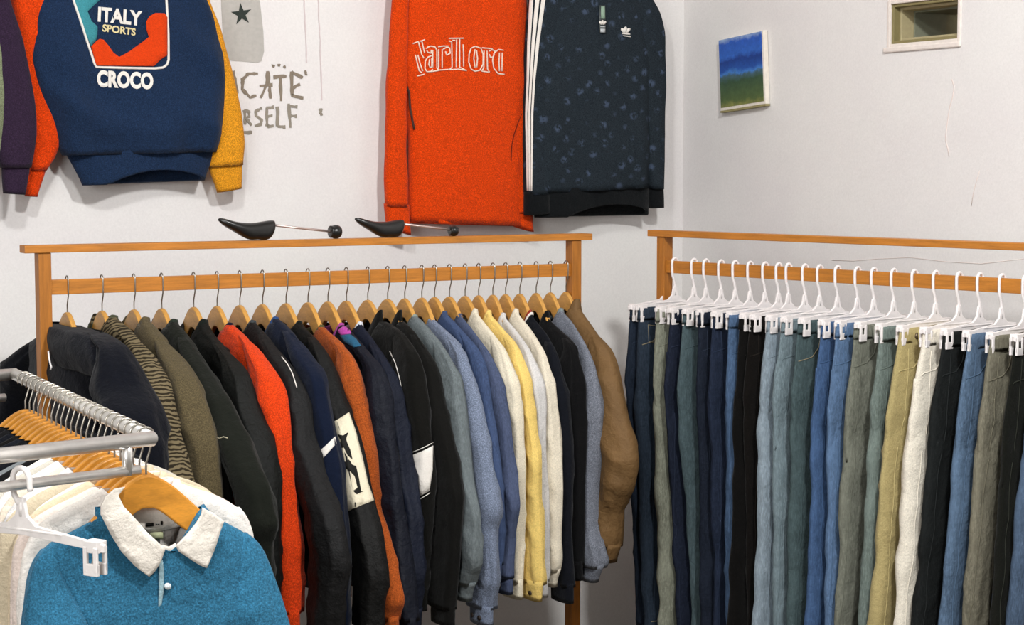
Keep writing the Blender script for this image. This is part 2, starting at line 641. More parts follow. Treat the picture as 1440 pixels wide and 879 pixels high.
brush('crown_dots', Z5([[(360, 405), (378, 410)], [(396, 402), (412, 406)], [(430, 410), (446, 415)]]), M_BRUSH, 4)
brush('lower_lettering', Z5([
    [(192, 680), (195, 770)], [(192, 685), (222, 690), (220, 720), (195, 730)], [(200, 730), (235, 775)],
    [(300, 668), (262, 690), (262, 715), (296, 740), (292, 770), (255, 778)],
    [(330, 665), (330, 780)], [(330, 668), (372, 662)], [(330, 720), (365, 716)], [(330, 780), (372, 778)],
    [(395, 660), (395, 780)], [(395, 780), (445, 785)],
    [(465, 640), (475, 790)], [(465, 655), (518, 660)], [(470, 715), (515, 718)],
    [(185, 818), (238, 818)]]), M_BRUSH2, 5.0)
PANEL = [(45, -140), (48, 30), (60, 250), (85, 372), (180, 380), (270, 388), (296, 378), (312, 320), (308, 200), (290, 40), (278, -60), (262, -140)]
vs, fs = poly_mesh([[mp_(300 + x / 4.394, y / 4.394) for x, y in PANEL]], 0)
MB().add([(p.x, -.0004, p.z) for p in vs], fs).build('painted_panel', plain('grey_wall_paint', (176, 172, 166), .9, 0, .1), mur, smooth=False, solid=.0006)
star = []
for k in range(10):
    a = math.pi / 2 + k * math.pi / 5 + .12
    r = 66 if k % 2 == 0 else 25
    star.append((172 + r * math.cos(a), 88 - r * 1.08 * math.sin(a)))
vs, fs = poly_mesh([[mp_(300 + x / 4.394, y / 4.394) for x, y in star]], 0)
MB().add([(p.x, -.0022, p.z) for p in vs], fs).build('painted_star', plain('star_paint', (52, 58, 54), .9, 0, .1), mur, smooth=False, solid=.0006)
M_DRIP = plain('pink_drip', (204, 190, 190), .8, 0, .1)
brush('paint_line', Z5([[(555, -120), (562, 60), (572, 250), (575, 390)]]), M_DRIP, 2.2)
brush('paint_line', Z5([[(645, -120), (648, 60), (658, 250), (668, 620)]]), M_DRIP, 2.2)
brush('paint_line_end', Z5([[(655, 672), (668, 715)], [(672, 672), (655, 705)]]), M_BRUSH2, 4)

# ------------------------------------------------------------------ garments (generic)
DEF = [(-.105, .06), (-.15, .14), (-.20, .215), (-.28, .285), (-.37, .31), (-.45, .32), (-.85, .31)]

def shirt_collar(root, mat, ru, rv, zt, dip, points=.05, wide=.018, name='collar', stand=.009):
    """turned-down collar open at the front (-v)"""
    mb = MB()
    N = 36
    rows = []
    for i in range(N + 1):
        t = i / N
        a = -math.pi / 2 + .25 + t * (2 * math.pi - .5)
        ca, sa = math.cos(a), math.sin(a)
        front = max(0, -sa)
        zb = zt - dip * max(0, 1 - abs(ca) ** 1.6) * (1 if sa < 0 else .12)
        zb -= .03 * max(0, -ca - .1)
        fall = .045 + points * front ** 1.5
        q = []
        for (dr, dz) in ((0, -.014), (.001, stand * .6), (.004, stand), (.011, stand * .9), (wide * .85, stand - fall * .55), (wide, stand - fall)):
            q.append(Vector(((ru + dr) * ca, (rv + dr * .9) * sa, zb + dz)))
        rows.append(q)
    m_ = len(rows[0])
    vs = [p for r in rows for p in r]
    fs = [(i * m_ + k, i * m_ + k + 1, (i + 1) * m_ + k + 1, (i + 1) * m_ + k) for i in range(N) for k in range(m_ - 1)]
    return mb.add(vs, fs).build(name, mat, root, solid=.003)

def band_collar(root, mat, ru, rv, zt, dip, h=.05, name='collar', thick=.006, lean=.2, band=(0, 1)):
    mb = MB()
    N = 40
    rs = []
    for f in (band[0], (band[0] + band[1]) / 2, band[1]):
        ring = []
        for i in range(N):
            a = 2 * math.pi * i / N
            ca, sa = math.cos(a), math.sin(a)
            zb = zt - dip * max(0, 1 - abs(ca) ** 1.6) * (1 if sa < 0 else .2) - .014 - .03 * max(0, -ca - .1)
            k = 1 - lean * f * .3
            ring.append(Vector((ru * ca * k, rv * sa, zb + h * f)))
        rs.append(ring)
    mb.rings(rs, False, False)
    return mb.build(name, mat, root, solid=thick)

def garment(name, label, cat, loc, rz, mat, prof=None, far=None, zs=-.80, zhem=-.74, th=.022, sw=.125, cw=.095,
            sleeve_mat=None, cuff_mat=None, hem_mat=None, collar='shirt', collar_mat=None, amp=.008, seed=0, dip=.085,
            group=None, bw=.215, cuff=.055, open_in=True, far_sleeve=True, mirror_v=0):
    prof = prof or DEF
    far = far or [(z, min(u, .27)) for z, u in DEF]
    root = empty(name, loc, rz, label, cat, group)
    ztop = prof[0][0]
    ru = max(.045, min(prof[0][1], .1))
    U = lambda z: sinterp(prof, z)
    Uf = lambda z: sinterp(far, z)
    rows = []
    NR_ = 52
    for i in range(NR_):
        t = i / (NR_ - 1)
        z = ztop + (zhem - ztop) * t ** 1.25
        lim = bw + .03 * t
        k = min(1, .55 + t * 3)
        rows.append((z, -min(max(Uf(z), ru), lim), min(max(U(z), ru), lim), 0, th * k))
    body = loft(rows, seed, amp, .35, 36, 2.3, (ztop + .005, ru + .01, dip), True).build('body', mat, root)
    parts = {'body': body}
    if hem_mat:
        hr = [(zhem + .065 - .07 * i / 5, rows[-1][1] * .99, rows[-1][2] * .99, 0, th * 1.12) for i in range(6)]
        parts['hem'] = loft(hr, seed + 5, amp * .5, .2, 36).build('hem_band', hem_mat, root)
    for side, fn, pr in ((1, U, prof), (-1, Uf, far)):
        if side < 0 and not far_sleeve: continue
        zb = zs if side > 0 else max(zs, -.78)
        z0 = next((z for z in [ztop - .005 * k for k in range(80)] if fn(z) > .165), ztop - .1)
        rs = []
        NS = 54
        for i in range(NS):
            t = i / (NS - 1)
            z = z0 + (zb + cuff * .8 - z0) * t
            d = z0 - z
            w = .02 + (sw - .02) * min(1, d / .13) ** .8
            if t > .45: w += (cw * 1.08 - sw) * ((t - .45) / .55) ** 1.3
            o = fn(z)
            i_ = o - w
            hv = th * (.3 + 1.0 * min(1, d / .12) ** .8) * (1 - .2 * max(0, t - .6))
            a, b_ = (i_, o) if side > 0 else (-o, -i_)
            rs.append((z, a, b_, -.004 - .006 * t, hv))
        s_ = loft(rs, seed + 11 + side, amp * 1.2, .3, 32, 2.7, sv=3, edge=.003).build('sleeve', sleeve_mat or mat, root)
        o = fn(zb)
        cs = []
        z1 = zb + cuff
        for i in range(5):
            z = z1 + (zb - z1) * i / 4
            oo = fn(z)
            ii = oo - cw
            a, b_ = (ii, oo) if side > 0 else (-oo, -ii)
            cs.append((z, a - .002, b_ + .002, -.010, th * .95))
        c_ = loft(cs, seed + 17, amp * .4, .2, 26, 2.6, edge=.001).build('cuff', cuff_mat or sleeve_mat or mat, root)
        if side > 0:
            parts['sleeve'], parts['cuff'] = s_, c_
        else:
            parts['sleeve2'] = s_
    rv = th * .62
    if collar == 'shirt':
        parts['collar'] = shirt_collar(root, collar_mat or mat, ru, rv, ztop - .004, dip)
    elif collar == 'stand':
        parts['collar'] = band_collar(root, collar_mat or mat, ru + .006, rv + .004, ztop, dip, .045)
    elif collar == 'rib':
        parts['collar'] = band_collar(root, collar_mat or mat, ru + .004, rv + .004, ztop, dip, .022)
    parts['ru'] = ru; parts['rv'] = rv; parts['ztop'] = ztop
    return root, parts

# ------------------------------------------------------------------ hangers
def hook_pts(rt, rh, drop, s=1):
    """wire from the hanger's crown (0,0,-drop) up over a rail of half thickness rt, half height rh; in the u-z plane"""
    g = .0035
    a = rt + g
    pts = [(0, 0, -drop - .01), (0, 0, -drop * .72), (s * a * .35, 0, -max(rh + .018, drop * .45)), (s * a * .9, 0, -rh * .9 - .006), (s * a, 0, 0)]
    for k in range(0, 9):
        t = math.pi * k / 8
        pts.append((s * a * math.cos(t), 0, rh * .75 + (a * .8 + g) * math.sin(t)))
    pts += [(-s * a, 0, 0), (-s * a * 1.05, 0, -rh * .8)]
    if rt == rh:        # round tube: the wire hugs it
        R = rt + .0022
        pts = pts[:2] + [(s * R * .55, 0, -R * 1.35), (s * R * .95, 0, -R * .5)]
        pts += [(s * R * math.cos(t * .3), 0, R * math.sin(t * .3)) for t in range(0, 12)]
        pts.append((-s * R * .95, 0, -R * .6))
    # smooth
    out = [pts[0]]
    for p, q in zip(pts, pts[1:]):
        out.append(tuple((p[i] + q[i]) / 2 for i in range(3)))
        out.append(q)
    return out

def hanger_outline(w=.175, k=1.0):
    top, bot = [], []
    for i in range(-18, 19):
        t = i / 18
        u = w * t
        a = abs(t)
        zt = -.150 * (1 - math.exp(-(a * 1.45) ** 1.8))
        thick = .072 - .046 * a
        zb = zt - thick + .018 * math.exp(-(a * 5) ** 2)
        top.append((u, zt))
        bot.append((u * .97, zb))
    return top + bot[::-1]

HANG_ME = {}
def wooden_hanger(loc, rz, label, rt, rh, drop, mat, group=None, s=1, w=.175, thick=.0065):
    root = empty('wooden_hanger', loc, rz, label, 'hanger', group)
    key = (rt, rh, round(drop, 3), mat.name, s, w, thick)
    if key in HANG_ME:
        for me, nm, bv in HANG_ME[key]:
            o = bpy.data.objects.new(nm, me); COL.objects.link(o); o.parent = root
            if bv:
                m_ = o.modifiers.new('bevel', 'BEVEL'); m_.width = bv; m_.segments = 3; m_.limit_method = 'ANGLE'
        return root
    ol = [(u, z - drop) for u, z in hanger_outline(w)]
    n = len(ol) // 2
    mb = MB()
    vs = [(u, -thick, z) for u, z in ol] + [(u, thick, z) for u, z in ol]
    N = len(ol)
    fs = []
    for i in range(n - 1):
        j = N - 1 - i
        fs.append((i, i + 1, j - 1, j))
        fs.append((N + i, N + j, N + j - 1, N + i + 1))
    for i in range(N):
        j = (i + 1) % N
        fs.append((i, N + i, N + j, j))
    a = mb.add(vs, fs).build('hanger_arm', mat, root, smooth=False, bevel=.0028)
    b = MB().tube(hook_pts(rt, rh, drop, s), .0017, 7).build('hook', M_STEEL, root)
    HANG_ME[key] = [(a.data, 'hanger_arm', .0028), (b.data, 'hook', 0)]
    return root

CLIP_ME = {}
def clip_hanger(loc, rz, label, rt, rh, s=-1, half=.165, cx=.14, drop=.075, group=None, mat=None, hr=.0042):
    mat = mat or M_WHITEP
    root = empty('clip_hanger', loc, rz, label, 'hanger', group)
    key = (rt, rh, s, half, cx, drop, mat.name)
    if key in CLIP_ME:
        for me, nm, bv, lx in CLIP_ME[key]:
            o = bpy.data.objects.new(nm, me); COL.objects.link(o); o.parent = root; o.location = lx
            if bv:
                m_ = o.modifiers.new('bevel', 'BEVEL'); m_.width = bv; m_.segments = 2; m_.limit_method = 'ANGLE'
        return root
    rec = []
    b = MB().tube(hook_pts(rt, rh, drop, s), hr, 8).build('hook', mat, root)
    rec.append((b.data, 'hook', 0, (0, 0, 0)))
    # gusset and bar
    z0 = -drop
    ol = [(-half, z0 - .036), (-.03, z0 - .022), (-.012, z0 - .008), (-.006, z0 + .018), (.006, z0 + .018), (.012, z0 - .008), (.03, z0 - .022),
          (half, z0 - .036), (half, z0 - .048), (0, z0 - .038), (-half, z0 - .048)]
    mb = MB().extrude(ol, -.0032, .0032)
    mb.box((0, -.0032, z0 - .030), (half * .5, .0014, .002))
    o = mb.build('bar', mat, root, smooth=False, bevel=.0012)
    rec.append((o.data, 'bar', .0012, (0, 0, 0)))
    for sx in (-1, 1):
        mb = MB()
        # sliding clip: saddle over the bar, two prongs and a foot
        zc = z0 - .040
        mb.box((0, 0, zc), (.0135, .0105, .009))
        for f in (-1, 1):
            mb.box((-.0098, f * .0092, zc - .019), (.0037, .0026, .019))
            mb.box((.0098, f * .0092, zc - .019), (.0037, .0026, .019))
            mb.box((0, f * .0084, zc - .034), (.0135, .0032, .009))
        o = mb.build('clip', mat, root, smooth=False, bevel=.0012)
        o.location = (sx * cx, 0, 0)
        rec.append((o.data, 'clip', .0012, (sx * cx, 0, 0)))
    CLIP_ME[key] = rec
    return root

# ------------------------------------------------------------------ wooden racks
DROP = .29
ZR = CAMH - DROP                         # rail centre height
def wood_rack(name, A, B, extra, label, post_h, ztop, bar_over=.035):
    """A, B rail end points (inner faces of the posts)"""
    d = (B - A); L = d.length; d.normalize()
    rz = math.atan2(d.y, d.x)
    root = empty(name, (A.x, A.y, 0), rz, label, 'clothes rack')
    pw, pd = .016, .019
    MB().box((L / 2, 0, ztop), (L / 2 + 2 * pw + bar_over, .024, .0095)).build('top_bar', M_WOOD, root, smooth=False, bevel=.0015)
    MB().box((L / 2, 0, ZR), (L / 2 + .002, .0085, .0185)).build('rail', M_WOOD, root, smooth=False, bevel=.0015)
    for x in (-pw, L + pw):
        MB().box((x, 0, (ztop - .0095 + .03) / 2), (pw, pd, (ztop - .0095 - .03) / 2)).build('post', M_WOODV, root, smooth=False, bevel=.002)
        MB().box((x, 0, .015), (.02, .22, .015)).build('foot', M_WOOD, root, smooth=False, bevel=.002)
    MB().box((L / 2, 0, .16), (L / 2, .009, .018)).build('stretcher', M_WOOD, root, smooth=False, bevel=.0015)
    return root

LA, LB = hit_z(70, 404, ZR), hit_z(800, 379.5, ZR)
ZTL = .5 * (hit_plane(62, 350, LA, Vector((0, 1, 0))).z + hit_plane(806, 333, LB, Vector((0, 1, 0))).z)
wood_rack('clothes_rack', LA, LB, 0, 'oak clothes rack against the back wall, full of jackets and shirts', .0, ZTL)
RA, RB0 = hit_z(940, 375, ZR), hit_z(1440, 403, ZR)
RB = RA + (RB0 - RA).normalized() * 1.62
ZTR = hit_plane(926, 328.5, RA, Vector((0, 1, 0))).z
wood_rack('clothes_rack', RA, RB, 0, 'oak clothes rack along the right wall, hung with jeans', .0, ZTR)

DL = (LB - LA).normalized()
UL = Vector((DL.y, -DL.x, 0))            # hanger direction, towards the camera
RZL = math.atan2(UL.y, UL.x)
NVL = Vector((-UL.y, UL.x, 0))
def left_pt(px):
    """rail point seen at pixel column px"""
    n = Vector((-(px - CX) / F, 0, 0))
    best = None
    lo, hi = -.2, 2.2
    for _ in range(60):
        mid = (lo + hi) / 2
        if project(LA + DL * mid)[0] < px: lo = mid
        else: hi = mid
    return LA + DL * lo

def trace(P, U, pts):
    n = Vector((-U.y, U.x, 0))
    out = []
    for px, py in pts:
        q = hit_plane(px, py, P, n)
        out.append((q.z - P.z, (q - P).dot(U)))
    # make z strictly decreasing
    res = [out[0]]
    for z, u in out[1:]:
        if z < res[-1][0] - .002: res.append((z, u))
    return res

ZEBRA = zebra_mat()
def fab(c, **k): return fabric(c, **k)
NAVY = (24, 32, 56)
JK = [
 # hook px, colour, label, category, profile, options
 (94, (17, 21, 34), 'black navy hoodie at the far left end of the oak jacket rack', 'hoodie',
  [(132, 467), (160, 480), (172, 511), (184, 551), (198, 573), (207, 603), (212, 650), (216, 760)],
  dict(th=.05, collar='none', zs=-.76, cw=.10, sw=.15, amp=.011, kind='heather')),
 (143, (60, 58, 44), 'brown and beige zebra striped jacket on the oak rack', 'jacket',
  [(168, 450), (178, 462), (200, 493), (221, 536), (229, 557), (241, 608), (267, 685), (275, 740)],
  dict(th=.03, mat='zebra', collar_c=(74, 76, 58), zs=-.72)),
 (188, (84, 74, 52), 'khaki brown jacket between the zebra one and the dark green one', 'jacket',
  [(202, 450), (215, 462), (246, 502), (267, 530), (280, 565), (298, 629), (307, 703), (306, 770)],
  dict(th=.03, zs=-.75, kind='heather', collar_c=(92, 82, 58))),
 (227, (38, 42, 33), 'dark olive green jacket with a small pale scrawl on its sleeve', 'jacket',
  [(242, 453), (255, 465), (276, 499), (295, 530), (313, 557), (345, 629), (371, 685), (382, 741), (375, 762)],
  dict(th=.03, zs=-.71, collar_c=(48, 58, 48))),
 (272, (22, 25, 21), 'blackish green jacket directly left of the bright orange one', 'jacket',
  [(284, 453), (295, 471), (326, 502), (344, 527), (353, 557), (375, 629), (388, 716), (390, 790)],
  dict(th=.028, zs=-.76, collar_c=(34, 42, 36), kind='nylon')),
 (305, (206, 60, 14), 'bright orange jacket with a navy collar on the oak rack', 'jacket',
  [(330, 460), (347, 474), (375, 511), (387, 533), (393, 557), (400, 602), (408, 706), (417, 768), (419, 837)],
  dict(th=.026, zs=-.82, collar_c=(22, 30, 60), cw=.10, kind='heather')),
 (337, (30, 30, 31), 'charcoal jacket with thin white piping right of the orange one', 'jacket',
  [(355, 455), (366, 462), (395, 499), (411, 519), (425, 558), (434, 610), (450, 664), (479, 735), (487, 793), (482, 860), (478, 905)],
  dict(th=.026, zs=-.93, zhem=-.80, kind='nylon', collar_c=(66, 70, 72), cw=.11, sw=.15)),
 (369, (24, 38, 68), 'navy jacket with a blue collar and a white sleeve tab', 'jacket',
  [(398, 452), (412, 470), (435, 502), (453, 530), (465, 597), (475, 664), (484, 740), (488, 800), (486, 880)],
  dict(th=.024, zs=-.90, collar_c=(48, 78, 128))),
 (402, (21, 21, 19), 'black jacket with a white printed patch on the sleeve', 'jacket',
  [(425, 457), (440, 472), (453, 487), (474, 537), (485, 572), (495, 600), (506, 643), (521, 708), (531, 747), (541, 810), (538, 862)],
  dict(th=.024, zs=-.87, zhem=-.80, collar_c=(30, 40, 36), kind='nylon', cw=.11, sw=.14)),
 (433, (160, 76, 28), 'rust orange jacket with an olive green collar', 'jacket',
  [(455, 462), (468, 472), (481, 484), (495, 502), (506, 530), (516, 597), (525, 635), (529, 718), (550, 768), (567, 847), (560, 864)],
  dict(th=.022, zs=-.865, zhem=-.82, collar_c=(86, 84, 50), kind='heather')),
 (461, (19, 26, 46), 'dark navy jacket with a magenta and teal collar', 'jacket',
  [(482, 459), (495, 470), (506, 484), (534, 516), (545, 551), (552, 597), (560, 660), (570, 740), (580, 820), (585, 872)],
  dict(th=.022, zs=-.88, collar_c=(168, 70, 150), kind='nylon')),
 (487, (25, 35, 60), 'navy blue jacket with a white striped knit collar', 'jacket',
  [(507, 457), (518, 470), (530, 487), (552, 523), (562, 558), (567, 597), (577, 664), (590, 727), (597, 810), (592, 872)],
  dict(th=.022, zs=-.88, zhem=-.84, collar_c=(206, 208, 214), kind='nylon')),
 (517, (27, 26, 22), 'black track jacket with white piping and a white hip panel', 'jacket',
  [(540, 454), (562, 461), (587, 502), (592, 537), (601, 597), (608, 640), (610, 685), (604, 760), (600, 840)],
  dict(th=.022, zs=-.86, zhem=-.83, collar='stand', sw=.16)),
 (545, (29, 28, 25), 'black overshirt with a white stripe on its collar', 'jacket',
  [(562, 453), (580, 461), (608, 509), (620, 558), (629, 597), (638, 640), (650, 697), (645, 760), (640, 864)],
  dict(th=.02, zs=-.90, collar='stand', cw=.10)),
 (569, (88, 96, 98), 'grey green denim shirt beside the black overshirt', 'shirt',
  [(580, 446), (592, 450), (629, 494), (647, 530), (656, 597), (667, 685), (677, 727), (680, 793), (664, 835)],
  dict(th=.02, zs=-.84, kind='denim', collar_c=(118, 130, 124))),
 (593, (116, 126, 146), 'pale blue grey shirt with the lowest hanging cuff', 'shirt',
  [(605, 449), (622, 460), (654, 494), (668, 537), (680, 590), (692, 664), (703, 722), (697, 745), (702, 818), (694, 857)],
  dict(th=.019, zs=-.91, kind='heather', buttons=True, collar_c=(142, 154, 172))),
 (611, (50, 66, 98), 'mid blue denim shirt between pale blue and slate shirts', 'shirt',
  [(620, 441), (633, 446), (670, 487), (682, 509), (689, 572), (696, 602), (706, 664), (710, 740), (706, 800)],
  dict(th=.018, zs=-.80, kind='denim')),
 (632, (60, 70, 96), 'slate blue shirt left of the cream shirts', 'shirt',
  [(640, 444), (654, 450), (689, 498), (707, 544), (717, 602), (725, 668), (731, 714), (723, 760), (722, 820)],
  dict(th=.018, zs=-.845, kind='denim', buttons=True)),
 (654, (222, 212, 190), 'cream shirt directly left of the yellow shirt', 'shirt',
  [(660, 437), (671, 442), (710, 491), (730, 537), (735, 597), (737, 643), (737, 752), (737, 836)],
  dict(th=.017, zs=-.87, zhem=-.80)),
 (673, (232, 200, 116), 'pale yellow shirt on the oak rack', 'shirt',
  [(680, 439), (693, 446), (728, 487), (744, 537), (752, 597), (760, 650), (759, 680), (761, 727), (766, 818), (764, 832)],
  dict(th=.017, zs=-.875, buttons=True, sw=.11)),
 (693, (206, 203, 200), 'greyish white shirt directly right of the yellow shirt', 'shirt',
  [(700, 443), (712, 450), (744, 491), (763, 537), (767, 597), (767, 643), (771, 768), (772, 836)],
  dict(th=.017, zs=-.88, zhem=-.80)),
 (711, (220, 210, 190), 'ivory shirt, last of the light shirts before the dark polo', 'shirt',
  [(717, 437), (728, 442), (767, 494), (779, 544), (784, 600), (792, 685), (792, 793), (785, 816)],
  dict(th=.018, zs=-.86)),
 (731, (27, 31, 42), 'dark navy shirt with a red and white striped collar', 'shirt',
  [(745, 441), (753, 452), (767, 467), (784, 501), (798, 554), (802, 597), (804, 680), (806, 760), (808, 838)],
  dict(th=.019, zs=-.91, zhem=-.84, collar='rib', collar_c=(150, 50, 36))),
 (754, (22, 22, 24), 'plain black shirt left of the pale grey shirt', 'shirt',
  [(764, 441), (770, 449), (781, 460), (811, 487), (820, 537), (821, 597), (821, 727), (820, 806)],
  dict(th=.02, zs=-.86)),
 (774, (112, 116, 126), 'heather grey shirt directly left of the brown jacket', 'shirt',
  [(786, 437), (802, 450), (823, 484), (837, 516), (846, 575), (846, 610), (842, 685), (842, 743), (852, 793), (842, 816)],
  dict(th=.02, zs=-.87, kind='heather', collar_c=(122, 132, 132), cw=.07)),
 (796, (112, 84, 50), 'brown jacket at the right end of the oak rack', 'jacket',
  [(806, 424), (816, 442), (834, 466), (855, 491), (869, 537), (882, 597), (888, 615), (894, 647), (889, 689), (875, 718), (871, 764), (864, 787)],
  dict(th=.03, zs=-.82, zhem=-.70, kind='nylon', sw=.17, cw=.07, amp=.01)),
]
HOOKLAB = ['black navy hoodie', 'zebra striped jacket', 'khaki brown jacket', 'dark olive green jacket', 'blackish green jacket', 'bright orange jacket',
           'charcoal piped jacket', 'navy jacket with the white tab', 'black jacket with the printed patch', 'rust orange jacket',
           'navy jacket with the magenta collar', 'navy jacket with the striped collar', 'black track jacket', 'black overshirt', 'grey green denim shirt',
           'pale blue grey shirt', 'mid blue denim shirt', 'slate blue shirt', 'cream shirt left of the yellow one', 'pale yellow shirt',
           'greyish white shirt', 'ivory shirt', 'navy shirt with the red striped collar', 'plain black shirt', 'heather grey shirt', 'brown jacket']
GL = {}
for i, (hx, c, lab, cat, prof, op) in enumerate(JK):
    P = left_pt(hx)
    op = dict(op)
    kind = op.pop('kind', 'cloth')
    mat = ZEBRA if op.pop('mat', None) == 'zebra' else fabric(c, kind)
    cc = op.pop('collar_c', None)
    btn = op.pop('buttons', False)
    pr = trace(P, UL, prof)
    pr = [(pr[0][0] + .003, max(.05, min(pr[0][1], .075)))] + pr[1:] if i else pr
    far = None
    if i == 0:
        far = trace(P, -UL, [(74, 466), (55, 478), (31, 511), (20, 545), (9, 625), (5, 760)])
        op['bw'] = .26
    drop = .064
    wooden_hanger(P, RZL, 'blond wooden hanger inside the ' + HOOKLAB[i] + ' on the oak rack', .0085, .0185, drop, M_HANG, 'wooden hangers on the oak rack', w=.175 if i < 14 else .15 if i < 19 else .125)
    nm = {'hoodie': 'hoodie', 'jacket': 'jacket', 'shirt': 'shirt'}[cat]
    root, parts = garment(nm, lab, cat, P, RZL, mat, pr, far, seed=i * 1.37 + 2, group='garments on the oak rack',
                          collar_mat=fabric(cc, kind if kind != 'nylon' else 'cloth') if cc else None, **op)
    parts['P'] = P; parts['root'] = root
    GL[i] = parts
    if btn:
        cf = parts['cuff']
        us = [v.co.x for v in cf.data.vertices]; zs_ = [v.co.z for v in cf.data.vertices]
        zc = (min(zs_) + max(zs_)) / 2 - .006
        for k in (.35, .72) if i == 15 else (.7,):
            decal(cf, [circle(min(us) + (max(us) - min(us)) * k, zc, .0065)], 'button', M_DARKBUTTON, cf, off=.003, cuts=0, thick=.003)

def lp(i, px, py):
    """pixel -> (u, z) in the plane of garment i on the left rack"""
    P = GL[i]['P']
    q = hit_plane(px, py, P, NVL)
    return ((q - P).dot(UL), q.z - P.z)
def gl_bv(i, part):
    if part == 'collar': return local_bvh(GL[i]['collar'])
    V = []; Fc = []
    for nm in ('body', 'sleeve', 'cuff'):
        me = GL[i][nm].data
        k = len(V)
        V += [v.co[:] for v in me.vertices]
        Fc += [tuple(a + k for a in p.vertices) for p in me.polygons]
    return BVHTree.FromPolygons(V, Fc)
def gl_decal(i, part, polys, name, mat, **k):
    seen_from_front(GL[i]['P'] + Vector((0, 0, -.3)), RZL)
    return decal(GL[i][part], [[lp(i, *p) for p in poly] for poly in polys], name, mat, GL[i][part], bv=gl_bv(i, part), **k)
def gl_seam(i, part, pts, name, mat, **k):
    seen_from_front(GL[i]['P'] + Vector((0, 0, -.3)), RZL)
    return seam(GL[i][part], [lp(i, *p) for p in pts], name, mat, GL[i][part], bv=gl_bv(i, part), **k)

# hoodie: hood slumped over the shoulders, drawstring
P = GL[0]['P']
hr = []
for k in range(16):
    t = k / 15
    a, b = lp(0, 84 + 6 * t, 468 + 62 * t), lp(0, 132 + 36 * t ** .5, 467 + 66 * t)
    hr.append((b[1], a[0], b[0], -.012, .030 + .022 * math.sin(math.pi * (t * .85 + .1))))
loft(hr, 40, .012, .7, 30, 2.2, None, False).build('hood', fabric((17, 21, 34), 'heather'), GL[0]['root'])
hd = GL[0]['root'].children[-1]
gl_seam(0, 'body', [(76, 488), (80, 505), (83, 520), (82, 524)], 'drawstring', M_WHITEP, r=.0022, off=.03)
# scrawl on the green sleeve
gl_seam(3, 'sleeve', [(300, 612), (306, 615), (312, 613), (318, 615)], 'scrawl', M_THREAD, r=.0015)
# charcoal: white piping along the sleeve
gl_seam(6, 'body', [(396, 502), (404, 512), (411, 525), (417, 545)], 'piping', M_WHITE, r=.0014, off=.0005)
gl_decal(7, 'sleeve', [[(447, 634), (471, 614), (473, 624), (452, 644)]], 'sleeve_tab', M_WHITE, off=.002, thick=.001)
# black jacket: white printed sleeve patch and its dark brushy figure-like marks
gl_decal(8, 'sleeve', [[(469, 592), (477, 588), (491, 580), (501, 608), (510, 643), (518, 680), (527, 705), (510, 708), (494, 712), (478, 721)]],
         'printed_patch', fabric((226, 216, 190), var=.08), off=.0015, cuts=5, thick=.001)
gl_decal(8, 'sleeve', [[(474, 609), (481, 612), (489, 608), (486, 618), (492, 632), (495, 645), (488, 640), (482, 628), (476, 630), (479, 618)],
                       [(484, 648), (489, 645), (494, 652), (500, 655), (504, 672), (507, 690), (511, 690), (500, 693), (495, 688), (502, 684), (497, 668), (490, 660), (485, 656)]],
         'patch_print', M_INK, off=.003, cuts=3, thick=.001)
# magenta collar piece on the navy jacket
gl_decal(10, 'body', [[(478, 472), (492, 470), (501, 477), (508, 487), (498, 489), (484, 482)]], 'shoulder_yoke', fabric((42, 96, 128)), off=.002, cuts=3, thick=.001)
gl_decal(10, 'body', [[(475, 466), (483, 459), (491, 462), (494, 470), (480, 472)]], 'collar_facing', fabric((190, 76, 170)), off=.003, cuts=3, thick=.001)
# striped knit collar lines
M_NAVYLINE = fabric((40, 46, 76))
gl_seam(11, 'collar', [(500, 462), (508, 468), (516, 478)], 'collar_stripe', M_NAVYLINE, r=.0022, off=.001)
gl_seam(11, 'collar', [(504, 457), (513, 463), (522, 473)], 'collar_stripe', M_NAVYLINE, r=.0022, off=.001)
# track jacket: piping, collar line, white hip panel
gl_seam(12, 'sleeve', [(548, 494), (556, 512), (562, 535), (566, 560), (568, 600)], 'piping', M_WHITE, r=.0015, off=.0005)
gl_seam(12, 'collar', [(528, 484), (540, 477), (552, 470), (559, 467)], 'collar_piping', M_WHITE, r=.0024, off=.004)
gl_decal(12, 'sleeve', [[(573, 641), (583, 637), (594, 633), (609, 627), (608, 660), (603, 689), (592, 694), (580, 702)]], 'hip_panel', M_WHITE, off=.002, cuts=5, thick=.001)
gl_seam(12, 'sleeve', [(573, 637), (594, 629), (609, 623)], 'panel_piping', M_WHITE, r=.0012, off=.002)
gl_seam(12, 'sleeve', [(581, 705), (594, 697), (604, 692)], 'panel_piping', M_WHITE, r=.0012, off=.002)
# overshirt collar stripe
gl_decal(13, 'collar', [[(574, 468), (579, 466), (582, 484), (582, 498), (577, 492)]], 'collar_stripe', M_WHITE, off=.006, cuts=1)
q = GL[22]
band_collar(q['root'], M_WHITE, q['ru'] + .009, q['rv'] + .009, q['ztop'], .085, .022, 'collar_stripe', band=(.35, .7))

seen_from_front()
# ------------------------------------------------------------------ jeans on the right rack
DR = (RB - RA).normalized()
UR = Vector((-DR.y, DR.x, 0))             # away from the camera; front (-v) faces left towards the camera
RZR = math.atan2(UR.y, UR.x)
NVR = Vector((-UR.y, UR.x, 0))
def right_pt(px):
    lo, hi = -.2, 2.2
    for _ in range(60):
        mid = (lo + hi) / 2
        if project(RA + DR * mid)[0] < px: lo = mid
        else: hi = mid
    return RA + DR * lo

